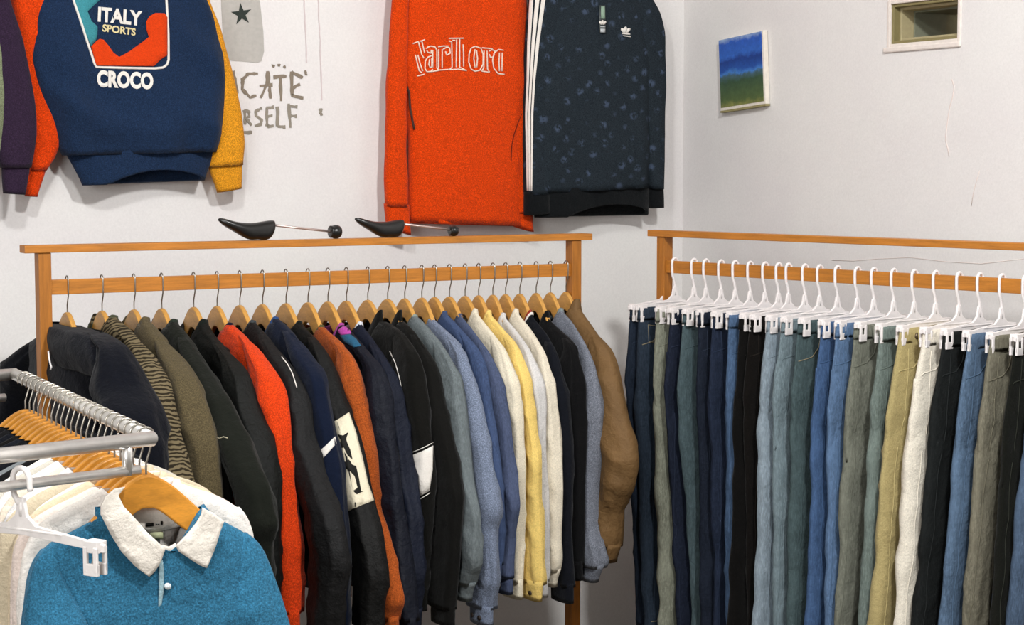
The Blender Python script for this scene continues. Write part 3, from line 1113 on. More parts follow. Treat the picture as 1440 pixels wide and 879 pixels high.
def dim_thread(mat):
    c = [int(x) for x in mat.name.split('.')[0].split('_')[1:4]]
    return plain('thread_' + mat.name, [min(255, x * .95 + 12) for x in c], .9, 0, .1)
def trousers(loc, rz, mat, label, lean, seed, cat='jeans', th=.019, thread=None, w0=.155, hip=.172, hem=.13, L=.98, style=0, skew=0, group='trousers on the right rack'):
    root = empty('trousers', loc, rz, label, cat, group)
    zt = -.117
    sh = lambda z: -lean * max(0, (zt - z)) ** 1.15
    rows = []
    for i in range(22):
        t = i / 21
        z = zt - .36 * t
        w = w0 + (hip - w0) * min(1, t * 1.6)
        sink = max(0, (t - .62) / .38)
        rows.append((z, -w + sh(z) + .02 * sink, w + sh(z) - .02 * sink, 0, th * (.65 + .5 * min(1, t * 2)) * (1 - .45 * sink)))
    hips = loft(rows, seed, .006, .6, 34, 2.4, None, False, edge=.003, sv=2.2).build('hip_panel', mat, root)
    legs = []
    for side in (-1, 1):
        rs = []
        for i in range(50):
            t = i / 49
            z = zt - .12 - (L - .12) * t
            o = hip - .012 * max(0, 1 - t * 5) + (hem - hip) * min(1, max(0, t - .1) * 1.25) ** .8
            inn = .002 + .028 * min(1, max(0, t - .2) * 1.3)
            a, b = (-o, -inn) if side < 0 else (inn, o)
            rs.append((z, a + sh(z), b + sh(z), -.003 * side + side * skew * max(0, t - .15), th * (1.12 - .2 * t) * (.5 + .5 * min(1, t * 5.5))))
        legs.append(loft(rs, seed, .007, .8, 30, 2.3, sv=2.2, edge=.011).build('leg', mat, root))
    wb_ = [(zt + .002 - .038 * i / 4, -w0 - .001 - .001 * i, w0 + .001 + .001 * i, 0, th * (.68 + .04 * i)) for i in range(5)]
    wbo = loft(wb_, seed + 9, .003, .3, 34, 2.4, edge=.001).build('waistband', mat, root)
    th_m = thread or dim_thread(mat)
    bvw, bvh = local_bvh(wbo), local_bvh(hips)
    bvl = [local_bvh(l) for l in legs]
    for u in (-w0 * .62, w0 * .62):
        decal(wbo, [[(u - .006, zt + .004), (u + .006, zt + .004), (u + .006, zt - .044), (u - .006, zt - .044)]], 'belt_loop', mat, wbo, off=.004, cuts=1, thick=.004, bv=bvw)
    decal(wbo, [circle(-.012 if style != 2 else -.10, zt - .019, .0085)], 'button', M_BUTTON, wbo, off=.003, cuts=0, thick=.004, bv=bvw)
    # front pockets
    for s in (-1, 1):
        pts = [(s * (w0 * .50), zt - .042), (s * w0 * .56, zt - .075), (s * w0 * .72, zt - .098), (s * (hip - .012), zt - .108)]
        seam(hips, [(u + sh(z), z) for u, z in pts], 'pocket_seam', th_m, hips, r=.0014, bv=bvh)
    seam(hips, [(.014, zt - .045), (.014, zt - .14), (.002, zt - .175)], 'fly_seam', th_m, hips, r=.0011, bv=bvh)
    if style == 1:      # coin pocket and crease
        seam(hips, [(-.13, zt - .05), (-.13, zt - .10), (-.095, zt - .104), (-.095, zt - .055), (-.13, zt - .05)], 'coin_pocket', th_m, hips, r=.0012, bv=bvh)
    seam(hips, [(-w0 + .022 + sh(zt - k), zt - k) for k in (.05, .12, .20, .28)], 'side_seam', dim_thread(mat), hips, r=.0011, bv=bvh)
    seam(legs[0], [(-hip + .026 + .045 * min(1, k * .9) + sh(zt - k), zt - k) for k in (.30, .45, .6, .75, .9, L - .03)], 'side_seam', dim_thread(mat), legs[0], r=.0011, bv=bvl[0])
    for l, s in zip(legs, (-1, 1)):
        zb = zt - L + .03
        seam(l, [(s * .03 + sh(zb), zb), (s * .115 + sh(zb), zb)], 'hem_seam', th_m, l, r=.0012, bv=bvl[0] if s < 0 else bvl[1])
    return root, hips, legs, wbo

JN = [
 (938, (30, 40, 55), 'dark indigo jeans squeezed between the end post and the first pair', 'denim'),
 (949, (40, 52, 66), 'dark blue grey jeans, first pair at the left end of the rack', 'denim'),
 (976, (112, 114, 98), 'faded grey green distressed jeans, second pair from the left', 'denim'),
 (993, (28, 35, 52), 'dark navy jeans right behind the distressed pair', 'denim'),
 (1014, (60, 76, 80), 'green tinted grey denim jeans with a stitched square pocket', 'denim'),
 (1034, (27, 34, 48), 'navy jeans right of the green tinted pair', 'denim'),
 (1055, (32, 42, 62), 'deep blue jeans with a light worn pocket edge', 'denim'),
 (1076, (58, 82, 112), 'narrow mid blue jeans just left of the wide black pair', 'denim'),
 (1095, (21, 19, 17), 'wide black jeans, the broadest dark pair on the rack', 'cloth'),
 (1109, (26, 21, 17), 'brownish black trousers behind the black jeans', 'cloth'),
 (1132, (114, 128, 138), 'light washed grey blue jeans right of the black pairs', 'denim'),
 (1153, (96, 112, 118), 'grey washed jeans with a slanted seam beside the lightest blue pair', 'denim'),
 (1178, (58, 74, 76), 'dusky green jeans with a curved tan pocket seam', 'denim'),
 (1206, (52, 78, 114), 'bright blue jeans, left of two blue pairs together', 'denim'),
 (1229, (72, 98, 130), 'clear blue jeans, right of two blue pairs together', 'denim'),
 (1257, (98, 100, 88), 'narrow olive grey jeans right of the two blue pairs', 'denim'),
 (1286, (92, 104, 98), 'sage grey jeans left of the khaki pair', 'denim'),
 (1316, (178, 162, 112), 'khaki beige trousers with a dark button', 'cloth'),
 (1349, (226, 218, 202), 'off white trousers right of the khaki pair', 'cloth'),
 (1378, (27, 30, 30), 'black jeans right of the off white pair', 'denim'),
 (1409, (70, 92, 116), 'faded blue jeans with a dotted seam near the right edge', 'denim'),
 (1442, (100, 96, 80), 'brownish grey trousers near the right edge', 'denim'),
 (1476, (36, 38, 31), 'dark green black trousers at the right edge', 'cloth'),
 (1512, (60, 78, 100), 'slate blue jeans showing at the lower right corner', 'denim'),
]
JS = ['indigo jeans by the end post', 'dark blue grey first jeans', 'distressed grey green jeans', 'dark navy jeans', 'green tinted jeans', 'navy jeans', 'deep blue jeans',
      'narrow mid blue jeans', 'wide black jeans', 'brownish black trousers', 'light grey blue jeans', 'grey washed jeans', 'dusky green jeans',
      'bright blue jeans', 'clear blue jeans', 'olive grey jeans', 'sage grey jeans', 'khaki trousers', 'off white trousers', 'black jeans by the off white pair',
      'faded blue jeans', 'brownish grey trousers', 'dark green black trousers', 'slate blue corner jeans']
for i, (hx, c, lab, kind) in enumerate(JN):
    P = right_pt(hx)
    clip_hanger(P, RZR, 'white plastic clip hanger holding the ' + JS[i], .0085, .0185, group='clip hangers on the right rack')
    lean = .16 * max(0, min(1, (hx - 1030) / 330))
    vr = random.Random(i * 7 + 3)
    root, hips, legs, wbo = trousers(P, RZR + vr.uniform(-.05, .05), fabric(c, kind), lab, lean + vr.uniform(-.018, .018), i * 2.3 + 60,
                                     w0=.155 + vr.uniform(-.008, .004), hip=.172 + vr.uniform(-.012, .008), th=.019 + vr.uniform(-.003, .005), skew=vr.uniform(-.012, .012), cat='jeans' if 'jeans' in lab else 'trousers',
                                     style=1 if i in (1, 4) else 2 if i == 17 else 0,
                                     thread=M_GOLDTHREAD if i in (1, 12) else None,
                                     hem=(.145 if i in (8, 10, 17) else .122) + vr.uniform(-.02, .02))
    if i == 2:
        decal(hips, [circle(-.115, -.26, .016, 9), circle(-.125, -.31, .013, 9), circle(-.10, -.29, .010, 8)], 'worn_patch', fabric((186, 184, 168)), hips, off=.003, cuts=1)

# ------------------------------------------------------------------ shoe trees on the left rack's top bar
def shoe_tree(px_toe, px_heel, px_rod, px_knob, label, seed):
    d = DL
    P = hit_plane((px_toe + px_heel) / 2, 336, LA, UL)
    P = LA + d * (P - LA).dot(d)
    P.z = ZTL + .0095
    root = empty('shoe_tree', P, math.atan2(d.y, d.x), label, 'shoe tree', 'shoe trees on the rack')
    def u_of(px):
        lo, hi = -1, 1
        for _ in range(50):
            mid = (lo + hi) / 2
            if project(P + d * mid)[0] < px: lo = mid
            else: hi = mid
        return lo
    a, b = u_of(px_toe), u_of(px_heel)
    L = b - a
    k = L / 78
    # side profile in px units of 78 x 30 : (x, top, bottom)
    prof = [(0, 28.5, 27), (2, 30, 24.5), (8, 29.5, 19.5), (16, 27, 15), (26, 24.5, 9.5), (34, 23.5, 4.5), (42, 23, 1), (48, 23, .3), (54, 23.5, 1.2), (60, 24.5, .2), (67, 25.5, 0), (72, 26, 2.5), (76, 26, 9), (78, 25.5, 15)]
    wd = [1, 4, 9, 12, 14, 15, 15, 14.5, 14, 13.5, 13, 12, 10, 7]
    rings = []
    for (x, zt, zb), w in zip(prof, wd):
        ring = []
        zc, hz = (zt + zb) / 2, (zt - zb) / 2
        for q in range(20):
            an = 2 * math.pi * q / 20
            ring.append((a + x * k, math.copysign(abs(math.cos(an)) ** .8, math.cos(an)) * w * k * .8, (zc + hz * math.copysign(abs(math.sin(an)) ** .8, math.sin(an))) * k))
        rings.append(ring)
    MB().rings(rings).build('toe_block', M_BLACKP, root, sub=1)
    r0, r1 = u_of(px_heel - 2), u_of(px_rod)
    MB().tube([(r0, 0, 19.5 * k), ((r0 + r1) / 2, 0, 14.5 * k), (r1, 0, 9.5 * k)], .0032, 8).build('rod', M_ROD, root)
    c0, c1 = u_of(px_rod - 4), u_of(px_knob)
    r = (c1 - c0) / 2
    rings = []
    for i in range(11):
        an = math.pi * i / 10
        x = (c0 + c1) / 2 - r * math.cos(an)
        rad = max(.0006, r * 1.12 * math.sin(an) ** .75)
        if i < 3: rad = r * (.75, .95, 1.0)[i]
        rings.append([(x, rad * 1.1 * math.cos(2 * math.pi * q / 18), r * 1.12 + rad * math.sin(2 * math.pi * q / 18)) for q in range(18)])
    MB().rings(rings).build('heel_knob', M_BLACKP, root)
    return root
shoe_tree(307, 386, 468, 480, 'black shoe tree lying on the rack top, the left one of the pair', 1)
shoe_tree(499, 567, 636, 644, 'black shoe tree lying on the rack top below the orange sweatshirt', 2)

# ------------------------------------------------------------------ sweatshirts on the back wall
OFFW = .085
def wall_root(px, py, name, label, cat='sweatshirt', off=OFFW):
    s, z = wall_loc(px, py, off)
    P = CORNER + ER * s + NB * off
    P.z = z
    r = empty(name, P, WA, label, cat, 'sweatshirts hung on the back wall')
    seen_from_front(P + Vector((0, 0, .3)), WA)
    return r, P
def wp(P, px, py):
    q = hit_plane(px, py, P, NB)
    return ((q - P).dot(ER), q.z - P.z)
def wall_loft(P, left, right, vc, hv, seed, name, mat, root, amp=.01, n=44, dip=None, rows_n=40, p=2.6, open_top=False, edge=.004, wr=.5, gather=0, lift=0, lc=0):
    L = [(wp(P, *q)[1], wp(P, *q)[0]) for q in left]
    R = [(wp(P, *q)[1], wp(P, *q)[0]) for q in right]
    z0, z1 = max(L[0][0], R[0][0]), min(L[-1][0], R[-1][0])
    zt = lambda t: z0 + (z1 - z0) * t
    rows = []
    for i in range(rows_n):
        t = i / (rows_n - 1)
        # bottom ends at different heights: blend ends so the hem can slope
        zl = L[0][0] + (L[-1][0] - L[0][0]) * t
        zr = R[0][0] + (R[-1][0] - R[0][0]) * t
        rows.append(((zl, zr), sinterp(L, zl), sinterp(R, zr), vc(t) if callable(vc) else vc, hv(t) if callable(hv) else hv))
    mb = MB()
    rings = []
    for ((zl, zr), uL, uR, v0, h) in rows:
        hu, uc = (uR - uL) / 2, (uL + uR) / 2
        zmid = (zl + zr) / 2
        uL2 = edge * nz(seed * 3.1, 5.5, zmid * 11)
        ring = []
        for k in range(n):
            a = 2 * math.pi * k / n
            ca, sa = math.cos(a), math.sin(a)
            du = math.copysign(abs(ca) ** (2 / p), ca); dv = math.copysign(abs(sa) ** (2 / p), sa)
            u = uc + hu * du + uL2 * ca
            z = zl + (zr - zl) * (du + 1) / 2
            side = 3.3 if sa > 0 else 0
            f = nz(u * 9 + seed * 7.3, side + seed, z * 2.5) + wr * nz(u * 7 + seed * 2.1 + z * 5, side + 4 + seed, z * 9)
            tt = len(rings) / (rows_n - 1)
            f2 = (1 - min(1, abs(nz(u * 4 + seed + z * 2.5, side + 8, z * 2.2 + seed * .7)) * 3.4)) ** 2
            g = (gather if sa < 0 else gather * .15) * max(0, (tt - .3) / .7) * nz(u * 15 + seed, side, z * 1.5) + amp * .8 * f2
            v = v0 + h * dv + (amp * f + g) * (1 if sa > 0 else -1) * min(1, abs(sa) * 1.6)
            if lift and sa < 0:
                z += lift * tt * max(0, 1 - ((du - lc) / .85) ** 2) * min(1, -sa * 3)
            ring.append(Vector((u, v, z)))
        rings.append(ring)
    last = rings[-1]
    c = sum(last, Vector()) / n
    rings.append([Vector((c.x + (q.x - c.x) * .95, c.y + (q.y - c.y) * .8, q.z + .004)) for q in last])
    rings.append([Vector((c.x + (q.x - c.x) * .92, c.y + (q.y - c.y) * .75, q.z + .06)) for q in last])
    mb.rings(rings, cap0=not open_top, cap1=True)
    return mb.build(name, mat, root)

def wall_hanger(P, px, py, root_label):
    """wooden hanger up on a wall hook, mostly above the frame"""
    u, z = wp(P, px, py)
    loc = P + ER * u + Vector((0, 0, z))
    h = wooden_hanger(loc, WA, root_label, .006, .006, .05, M_HANG, 'hangers on the back wall')
    return h, loc

NAVYI = fabric((30, 50, 80), 'heather')
ORS = fabric((206, 60, 6), 'heather')
YEL = fabric((214, 144, 32), 'heather')
# colour block sweatshirt
r, P = wall_root(180, 256, 'sweatshirt', 'navy sweatshirt with an orange and a yellow sleeve and a white bordered chest print')
wall_loft(P, [(20, -100), (8, -40), (17, 0), (26, 60), (24, 130), (36, 190), (44, 225), (42, 240)], [(70, -100), (72, -40), (76, 0), (80, 60), (84, 130), (88, 190), (78, 222), (64, 240)],
          .01, .03, 3, 'sleeve', ORS, r, .006)
wall_loft(P, [(42, 236), (36, 276)], [(66, 236), (53, 277)], .01, .022, 4, 'cuff', ORS, r, .003, rows_n=8)
wall_loft(P, [(258, -100), (270, -30), (276, 0), (280, 60), (284, 130), (288, 190), (291, 225), (292, 236)], [(282, -100), (288, -30), (294, 0), (311, 40), (326, 96), (339, 154), (345, 205), (342, 232)],
          .01, .03, 5, 'sleeve', YEL, r, .006)
wall_loft(P, [(294, 232), (309, 271)], [(342, 230), (340, 265)], .01, .022, 6, 'cuff', YEL, r, .003, rows_n=8)
ib = wall_loft(P, [(110, -118), (70, -100), (56, -50), (51, 0), (44, 45), (41, 82), (51, 119), (68, 171), (82, 208), (90, 219)],
               [(230, -118), (270, -100), (284, -50), (290, 0), (301, 34), (312, 78), (314, 119), (312, 171), (306, 202), (301, 214)],
               .0, lambda t: .02 + .04 * min(1, t * 2) - .012 * max(0, t - .9) * 10, 8, 'body', NAVYI, r, .022, dip=None, gather=.042)
ih = wall_loft(P, [(90, 214), (98, 226), (106, 242), (116, 261)], [(302, 208), (298, 226), (293, 240), (287, 254)], .0, lambda t: .040 + .004 * t, 9, 'hem_band', NAVYI, r, .008, rows_n=12, p=2.2, lift=.036, lc=.2)
band_collar(r, NAVYI, .08, .03, wp(P, 172, -112)[1], .03, .03, 'neckband').location = (wp(P, 172, -100)[0], 0, 0)
ZI = lambda L: [wp(P, 90 + x / 6.276, y / 6.276) for x, y in L]
TEAL = fabric((64, 140, 150)); ORP = fabric((222, 66, 16)); NVP = fabric((24, 46, 80))
decal(ib, [ZI([(72, -60), (420, -62), (330, 0), (270, 50), (212, 105), (245, 190), (300, 240), (298, 310), (285, 355), (240, 410), (190, 290), (140, 150), (95, 10)])], 'print_panel', TEAL, ib, .002, 3, .001)
decal(ib, [ZI([(240, 415), (280, 370), (320, 345), (355, 355), (400, 410), (440, 470), (485, 505), (560, 465), (660, 395), (745, 330), (725, 270), (720, 200), (750, 150), (800, 122), (880, 125), (905, 160), (905, 490), (850, 525), (790, 585), (285, 580)])],
      'print_wave', ORP, ib, .0042, 4, .001)
bd = ZI([(70, -60), (95, 30), (150, 190), (205, 360), (270, 560), (285, 592), (480, 600), (800, 606), (870, 598), (905, 570), (918, 530), (915, 300), (905, 120), (896, -60)])
mbq = MB()
bv = local_bvh(ib)
seam(ib, bd, 'print_border', M_WHITE, ib, r=.0038, off=.0005)
def iz(x, y): return wp(P, 90 + x / 6.276, y / 6.276)
u, z = iz(485, 208); text_decal(ib, 'ITALY', u, z, .054, 'italy_lettering', M_WHITE, ib, squeeze=.88, bold=.0020, tilt=-.06, off=.002, thick=.001)
u, z = iz(485, 298); text_decal(ib, 'SPORTS', u, z, .027, 'sports_lettering', fabric((226, 210, 160)), ib, squeeze=1.02, bold=.0008, tilt=-.09, off=.002, thick=.001)
u, z = iz(540, 768); text_decal(ib, 'CROCO', u, z, .060, 'croco_lettering', M_WHITE, ib, squeeze=.74, bold=.0028, tilt=-.02, off=.002, thick=.001)

# purple sleeved sweatshirt at the left edge
r, P = wall_root(-40, 270, 'sweatshirt', 'sage green sweatshirt with a dark purple sleeve, cut off by the left edge', off=.13)
PUR = fabric((54, 38, 60), 'heather')
wall_loft(P, [(-45, -80), (-40, 0), (-30, 60), (-20, 150), (-8, 210), (2, 236)], [(-5, -80), (12, 0), (29, 51), (41, 102), (49, 164), (50, 191), (44, 225), (41, 236)], -.005, .03, 13, 'sleeve', PUR, r, .006)
wall_loft(P, [(1, 230), (4, 272)], [(42, 230), (34, 274)], -.005, .022, 14, 'cuff', PUR, r, .003, rows_n=8)
wall_loft(P, [(-170, -110), (-230, -80), (-236, 60), (-232, 200)], [(-80, -110), (-20, -80), (-6, 20), (7, 75), (8, 130), (3, 200)], -.01, lambda t: .02 + .03 * min(1, t * 2), 15, 'body', fabric((126, 134, 104), 'heather'), r, .012)
wall_loft(P, [(-232, 196), (-215, 245)], [(3, 196), (-10, 245)], -.01, .045, 16, 'hem_band', fabric((126, 134, 104), 'heather'), r, .006, rows_n=8)

# orange sweatshirt with outlined lettering
r, P = wall_root(642, 316, 'sweatshirt', 'orange sweatshirt with white outlined lettering above the oak rack', off=.06)
ORG = fabric((206, 62, 5), 'heather')
ORB = wall_loft(P, [(590, -100), (560, -70), (556, 0), (560, 100), (571, 135), (575, 200), (574, 312)], [(700, -100), (736, -70), (740, 0), (750, 115), (744, 140), (736, 155), (734, 220), (738, 318)],
                .0, lambda t: .02 + .022 * min(1, t * 2), 21, 'body', ORG, r, .006)
wall_loft(P, [(566, -70), (550, -40), (547, 0), (541, 102), (537, 205), (537, 290)], [(575, -70), (568, 0), (566, 110), (566, 205), (568, 292)], -.022, lambda t: .016 + .008 * t, 22, 'sleeve', ORG, r, .008, n=30)
wall_loft(P, [(537, 286), (540, 320)], [(569, 288), (572, 330)], -.022, .021, 23, 'cuff', ORG, r, .003, rows_n=8, n=30)
wall_loft(P, [(722, 140), (716, 170), (714, 230), (720, 300)], [(742, 138), (738, 170), (737, 230), (742, 300)], -.004, .024, 24, 'sleeve', ORG, r, .006, n=30)
wall_loft(P, [(719, 292), (722, 318)], [(742, 292), (749, 326)], -.004, .024, 25, 'cuff', ORG, r, .003, rows_n=8, n=30)
wall_loft(P, [(574, 284), (574, 314)], [(722, 288), (724, 318)], .0, .040, 26, 'hem_band', ORG, r, .004, rows_n=8)
seam(ORB, [wp(P, *q) for q in [(734, 158), (728, 172), (722, 190), (719, 205), (718, 226)]], 'dark_fold_line', fabric((120, 34, 8)), ORB, r=.002)  # darker orange line laid along the sleeve fold
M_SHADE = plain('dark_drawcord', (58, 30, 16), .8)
seam(ORB, [wp(P, *q) for q in [(571, 118), (576, 130), (577, 150), (580, 168), (583, 182)]], 'drawcord', M_SHADE, ORB, r=.0035, off=.004)  # dark strip painted in as shade of the slit between sleeve and body
# letters traced as outline strokes
ZM = lambda x, y: wp(P, 560 + x / 7.2, 30 + y / 7.2)
GLY = [
  [(150, 232), (205, 210)], [(205, 210), (240, 345), (262, 380)], [(222, 210), (272, 192)], [(240, 205), (262, 300), (270, 330)],
  [(175, 345), (200, 450), (215, 505), (245, 530)], [(200, 345), (225, 440), (250, 510)], [(192, 558), (268, 540)],
  [(285, 285), (300, 268), (335, 258), (375, 268), (392, 300), (392, 480), (412, 500)], [(290, 300), (300, 320), (335, 330), (335, 300), (350, 300), (350, 470)],
  [(345, 350), (300, 370), (275, 410), (272, 480), (290, 515), (330, 515), (350, 490)], [(320, 390), (310, 440), (322, 470), (340, 470), (340, 380)], [(330, 515), (415, 502)],
  [(405, 265), (455, 258), (512, 258)], [(410, 290), (410, 470), (395, 500), (520, 492)], [(445, 290), (445, 480)], [(455, 290), (490, 270), (520, 275), (525, 330), (490, 350), (478, 310)],
  [(512, 180), (660, 178)], [(512, 205), (540, 215), (545, 470), (515, 495), (600, 492)], [(590, 190), (585, 470)], [(620, 185), (620, 470), (680, 500)], [(545, 200), (575, 200)], [(600, 490), (690, 504)],
  [(655, 240), (660, 340), (660, 465)],
  [(775, 260), (735, 280), (715, 340), (712, 420), (735, 490), (775, 512), (825, 500), (855, 440), (856, 340), (835, 280), (775, 260)],
  [(775, 290), (762, 380), (775, 475)], [(790, 300), (800, 380), (792, 470)],
  [(845, 275), (950, 285)], [(865, 300), (862, 480), (840, 510), (920, 522)], [(895, 305), (900, 490), (920, 520)], [(915, 310), (945, 295), (975, 305), (960, 365), (930, 375), (918, 340)],
  [(1060, 300), (1010, 292), (965, 330), (950, 400), (962, 480), (1005, 535), (1070, 542)], [(1020, 325), (1015, 420), (1020, 510)], [(1048, 325), (1045, 510)]]
bv = local_bvh(ORB)
mb = MB()
for st in GLY:
    pts = []
    for (a, b), (c, d) in zip(st, st[1:]):
        for i in range(3):
            pts.append((a + (c - a) * i / 3, b + (d - b) * i / 3))
    pts.append(st[-1])
    mb.tube([drape_pt(bv, *ZM(x, y), .0015) for x, y in pts], .0022, 6)
mb.build('chest_lettering', fabric((240, 214, 196)), ORB)

# dark patterned sweatshirt with white sleeve stripes
r, P = wall_root(840, 305, 'sweatshirt', 'charcoal patterned sweatshirt with three white sleeve stripes and a small white emblem', off=.10)
MOT = motif_mat()
DRK = fabric((26, 30, 33), 'heather')
s1 = wall_loft(P, [(775, -40), (750, -20), (742, 0), (738, 60), (736, 140), (736, 200), (737, 274)], [(800, -40), (790, 0), (782, 60), (776, 140), (772, 200), (768, 274)], -.006, .030, 31, 'sleeve', MOT, r, .005, n=34)
wall_loft(P, [(886, -36), (892, 0), (896, 60), (899, 140), (905, 220), (911, 266)], [(896, -36), (914, -3), (927, 18), (933, 45), (934, 123), (931, 229), (929, 266)], -.002, .028, 32, 'sleeve', MOT, r, .005, n=34)
wall_loft(P, [(911, 262), (914, 293)], [(930, 262), (930, 292)], -.002, .022, 33, 'cuff', DRK, r, .003, rows_n=8, n=30)
wall_loft(P, [(736, 270), (737, 303)], [(768, 268), (768, 300)], -.010, .026, 34, 'cuff', DRK, r, .003, rows_n=8, n=30)
ab = wall_loft(P, [(820, -52), (790, -36), (772, 0), (758, 60), (751, 123), (749, 200), (748, 272)], [(858, -52), (892, -36), (908, 0), (912, 60), (912, 123), (909, 200), (911, 264)],
               .0, lambda t: .02 + .034 * min(1, t * 1.6) - .008 * max(0, t - .9) * 10, 35, 'body', MOT, r, .012, gather=.026)
wall_loft(P, [(746, 266), (752, 306)], [(912, 260), (911, 303)], .0, lambda t: .040 + .004 * t, 36, 'hem_band', DRK, r, .006, rows_n=10, p=2.1, lift=.04, lc=.3)
band_collar(r, DRK, .06, .025, wp(P, 838, -48)[1], .03, .05, 'collar').location = (wp(P, 838, -48)[0], 0, 0)
for k in range(3):
    o0, o1 = 746 + k * 8.4, 746 + k * 3.0
    L = [(o0, -12), (o0 - 1, 0), (742 + k * 6.2, 60), (741 + k * 4.4, 115), (739 + k * 4.2, 160), (740 + k * 3.6, 210), (741.5 + k * 2.8, 268)]
    w = [6, 5.6, 4.6, 3.3, 3.0, 2.7, 2]
    poly = [(x, y) for x, y in L] + [(x + w_, y) for (x, y), w_ in list(zip(L, w))[::-1]]
    decal(s1, [[wp(P, *q) for q in poly]], 'sleeve_stripe', M_WHITE, s1, .002, 5, .001)
def trefoil(cx, cy, s):
    T = []
    for da in (-.75, 0, .75):
        leaf = []
        for k in range(10):
            t = 2 * math.pi * k / 10
            lx, ly = .42 * math.sin(t), .85 - .75 * math.cos(t)
            leaf.append((cx + s * (lx * math.cos(da) + ly * math.sin(da)), cy - s * (-lx * math.sin(da) + ly * math.cos(da)) + .0))
        T.append(leaf)
    return T
for q in trefoil(879, 47.5, 5.6):
    decal(ab, [[wp(P, *x) for x in q]], 'emblem_leaf', M_WHITE, ab, .003, 0)
decal(ab, [[wp(P, *x) for x in [(874, 47), (885, 48), (885.5, 50), (874, 49)]], [wp(P, *x) for x in [(875, 50.5), (886, 51.5), (886.5, 53.5), (877, 52)]]], 'emblem_bar', M_WHITE, ab, .003, 1)
tg = MB()
tu, tz = wp(P, 845.5, 20)
decal(ab, [[wp(P, *x) for x in [(841.5, 9), (850, 9), (850.5, 48), (842, 48)]]], 'hang_tag', plain('tag_card', (44, 52, 52), .6), r, .008, 2, .002)
decal(ab, [[wp(P, *x) for x in [(844, 11), (849, 10.5), (849.5, 28), (844, 28)]]], 'tag_sticker', plain('tag_sticker', (136, 160, 140), .6), r, .0105, 1)
for q in trefoil(846, 36.5, 4.2):
    decal(ab, [[wp(P, *x) for x in q]], 'tag_emblem', M_WHITE, r, .0105, 0)
decal(ab, [[wp(P, *x) for x in [(843, 38.5), (849.5, 38.5), (849.5, 40), (843, 40)]], [wp(P, *x) for x in [(843, 42), (849.5, 42), (849.5, 47), (843, 47)]]], 'tag_lines', plain('tag_text', (180, 184, 186), .6), r, .0105, 0)

seen_from_front()
# ------------------------------------------------------------------ little painting on the right wall
cs = [rwall_loc(*q) for q in ((1017, 57), (1080, 42), (1084, 147), (1020, 156))]
cxs = sum(c[0] for c in cs) / 4; czs = sum(c[1] for c in cs) / 4
pw_ = ((cs[1][0] - cs[0][0]) + (cs[2][0] - cs[3][0])) / 2
ph_ = ((cs[0][1] - cs[3][1]) + (cs[1][1] - cs[2][1])) / 2
til = ((cs[1][1] - cs[0][1]) / pw_ + (cs[2][1] - cs[3][1]) / pw_) / 2
pc = CORNER + NB * cxs + NR * .002 + Vector((0, 0, czs))
pic = empty('canvas_painting', pc, math.atan2(NB.y, NB.x), 'small unframed landscape painting with blue sky over green field', 'painting')
pic.rotation_euler = Matrix.Rotation(pic.rotation_euler[2], 3, 'Z').to_euler()
pic.rotation_euler = (Matrix.Rotation(math.atan2(NB.y, NB.x), 3, 'Z') @ Matrix.Rotation(-math.atan(til), 3, 'Y')).to_euler()
# local x along the wall towards the camera, local -y into the room
MB().box((0, -.009, 0), (pw_ / 2, .009, ph_ / 2)).build('canvas', plain('canvas_white', (226, 218, 206), .8), pic, smooth=False, bevel=.002)
m, nt, b = nodes('landscape_paint')
tc = nt.nodes.new('ShaderNodeTexCoord')
sx = nt.nodes.new('ShaderNodeSeparateXYZ')
nt.links.new(tc.outputs['Object'], sx.inputs[0])
nn = noise_node(nt, 22, 4, .7, tc.outputs['Object'])
ma = nt.nodes.new('ShaderNodeMath'); ma.operation = 'MULTIPLY_ADD'
nt.links.new(nn.outputs['Fac'], ma.inputs[0]); ma.inputs[1].default_value = .05
nt.links.new(sx.outputs['Z'], ma.inputs[2])
mr = nt.nodes.new('ShaderNodeMapRange')
mr.inputs['From Min'].default_value = -ph_ / 2 + .025; mr.inputs['From Max'].default_value = ph_ / 2 + .025
nt.links.new(ma.outputs[0], mr.inputs['Value'])
rp = ramp(nt, mr.outputs[0], [(0, lin((150, 150, 82))), (.12, lin((84, 104, 60))), (.38, lin((58, 86, 62))), (.46, lin((70, 100, 110))), (.5, lin((70, 130, 206))), (.56, lin((36, 84, 168))), (.68, lin((26, 62, 140))), (.74, lin((50, 104, 196))), (.93, lin((44, 92, 188))), (1, lin((150, 176, 216)))])
n3 = noise_node(nt, 75, 3, .7, tc.outputs['Object'])
r3 = ramp(nt, n3.outputs['Fac'], [(.3, (.72, .72, .72, 1)), (.7, (1.0, 1.0, 1.0, 1))])
nt.links.new(mixc(nt, 1.0, rp.outputs['Color'], r3.outputs['Color'], 'MULTIPLY'), b.inputs['Base Color'])
b.inputs['Roughness'].default_value = .6
MB().box((-.003, -.0186, .004), (pw_ / 2 - .006, .0008, ph_ / 2 - .006)).build('painted_face', m, pic, smooth=False)
MB().box((0, -.010, -ph_ / 2 - .003), (pw_ / 2, .010, .003)).build('lower_edge', plain('canvas_edge', (150, 140, 96), .8), pic, smooth=False)

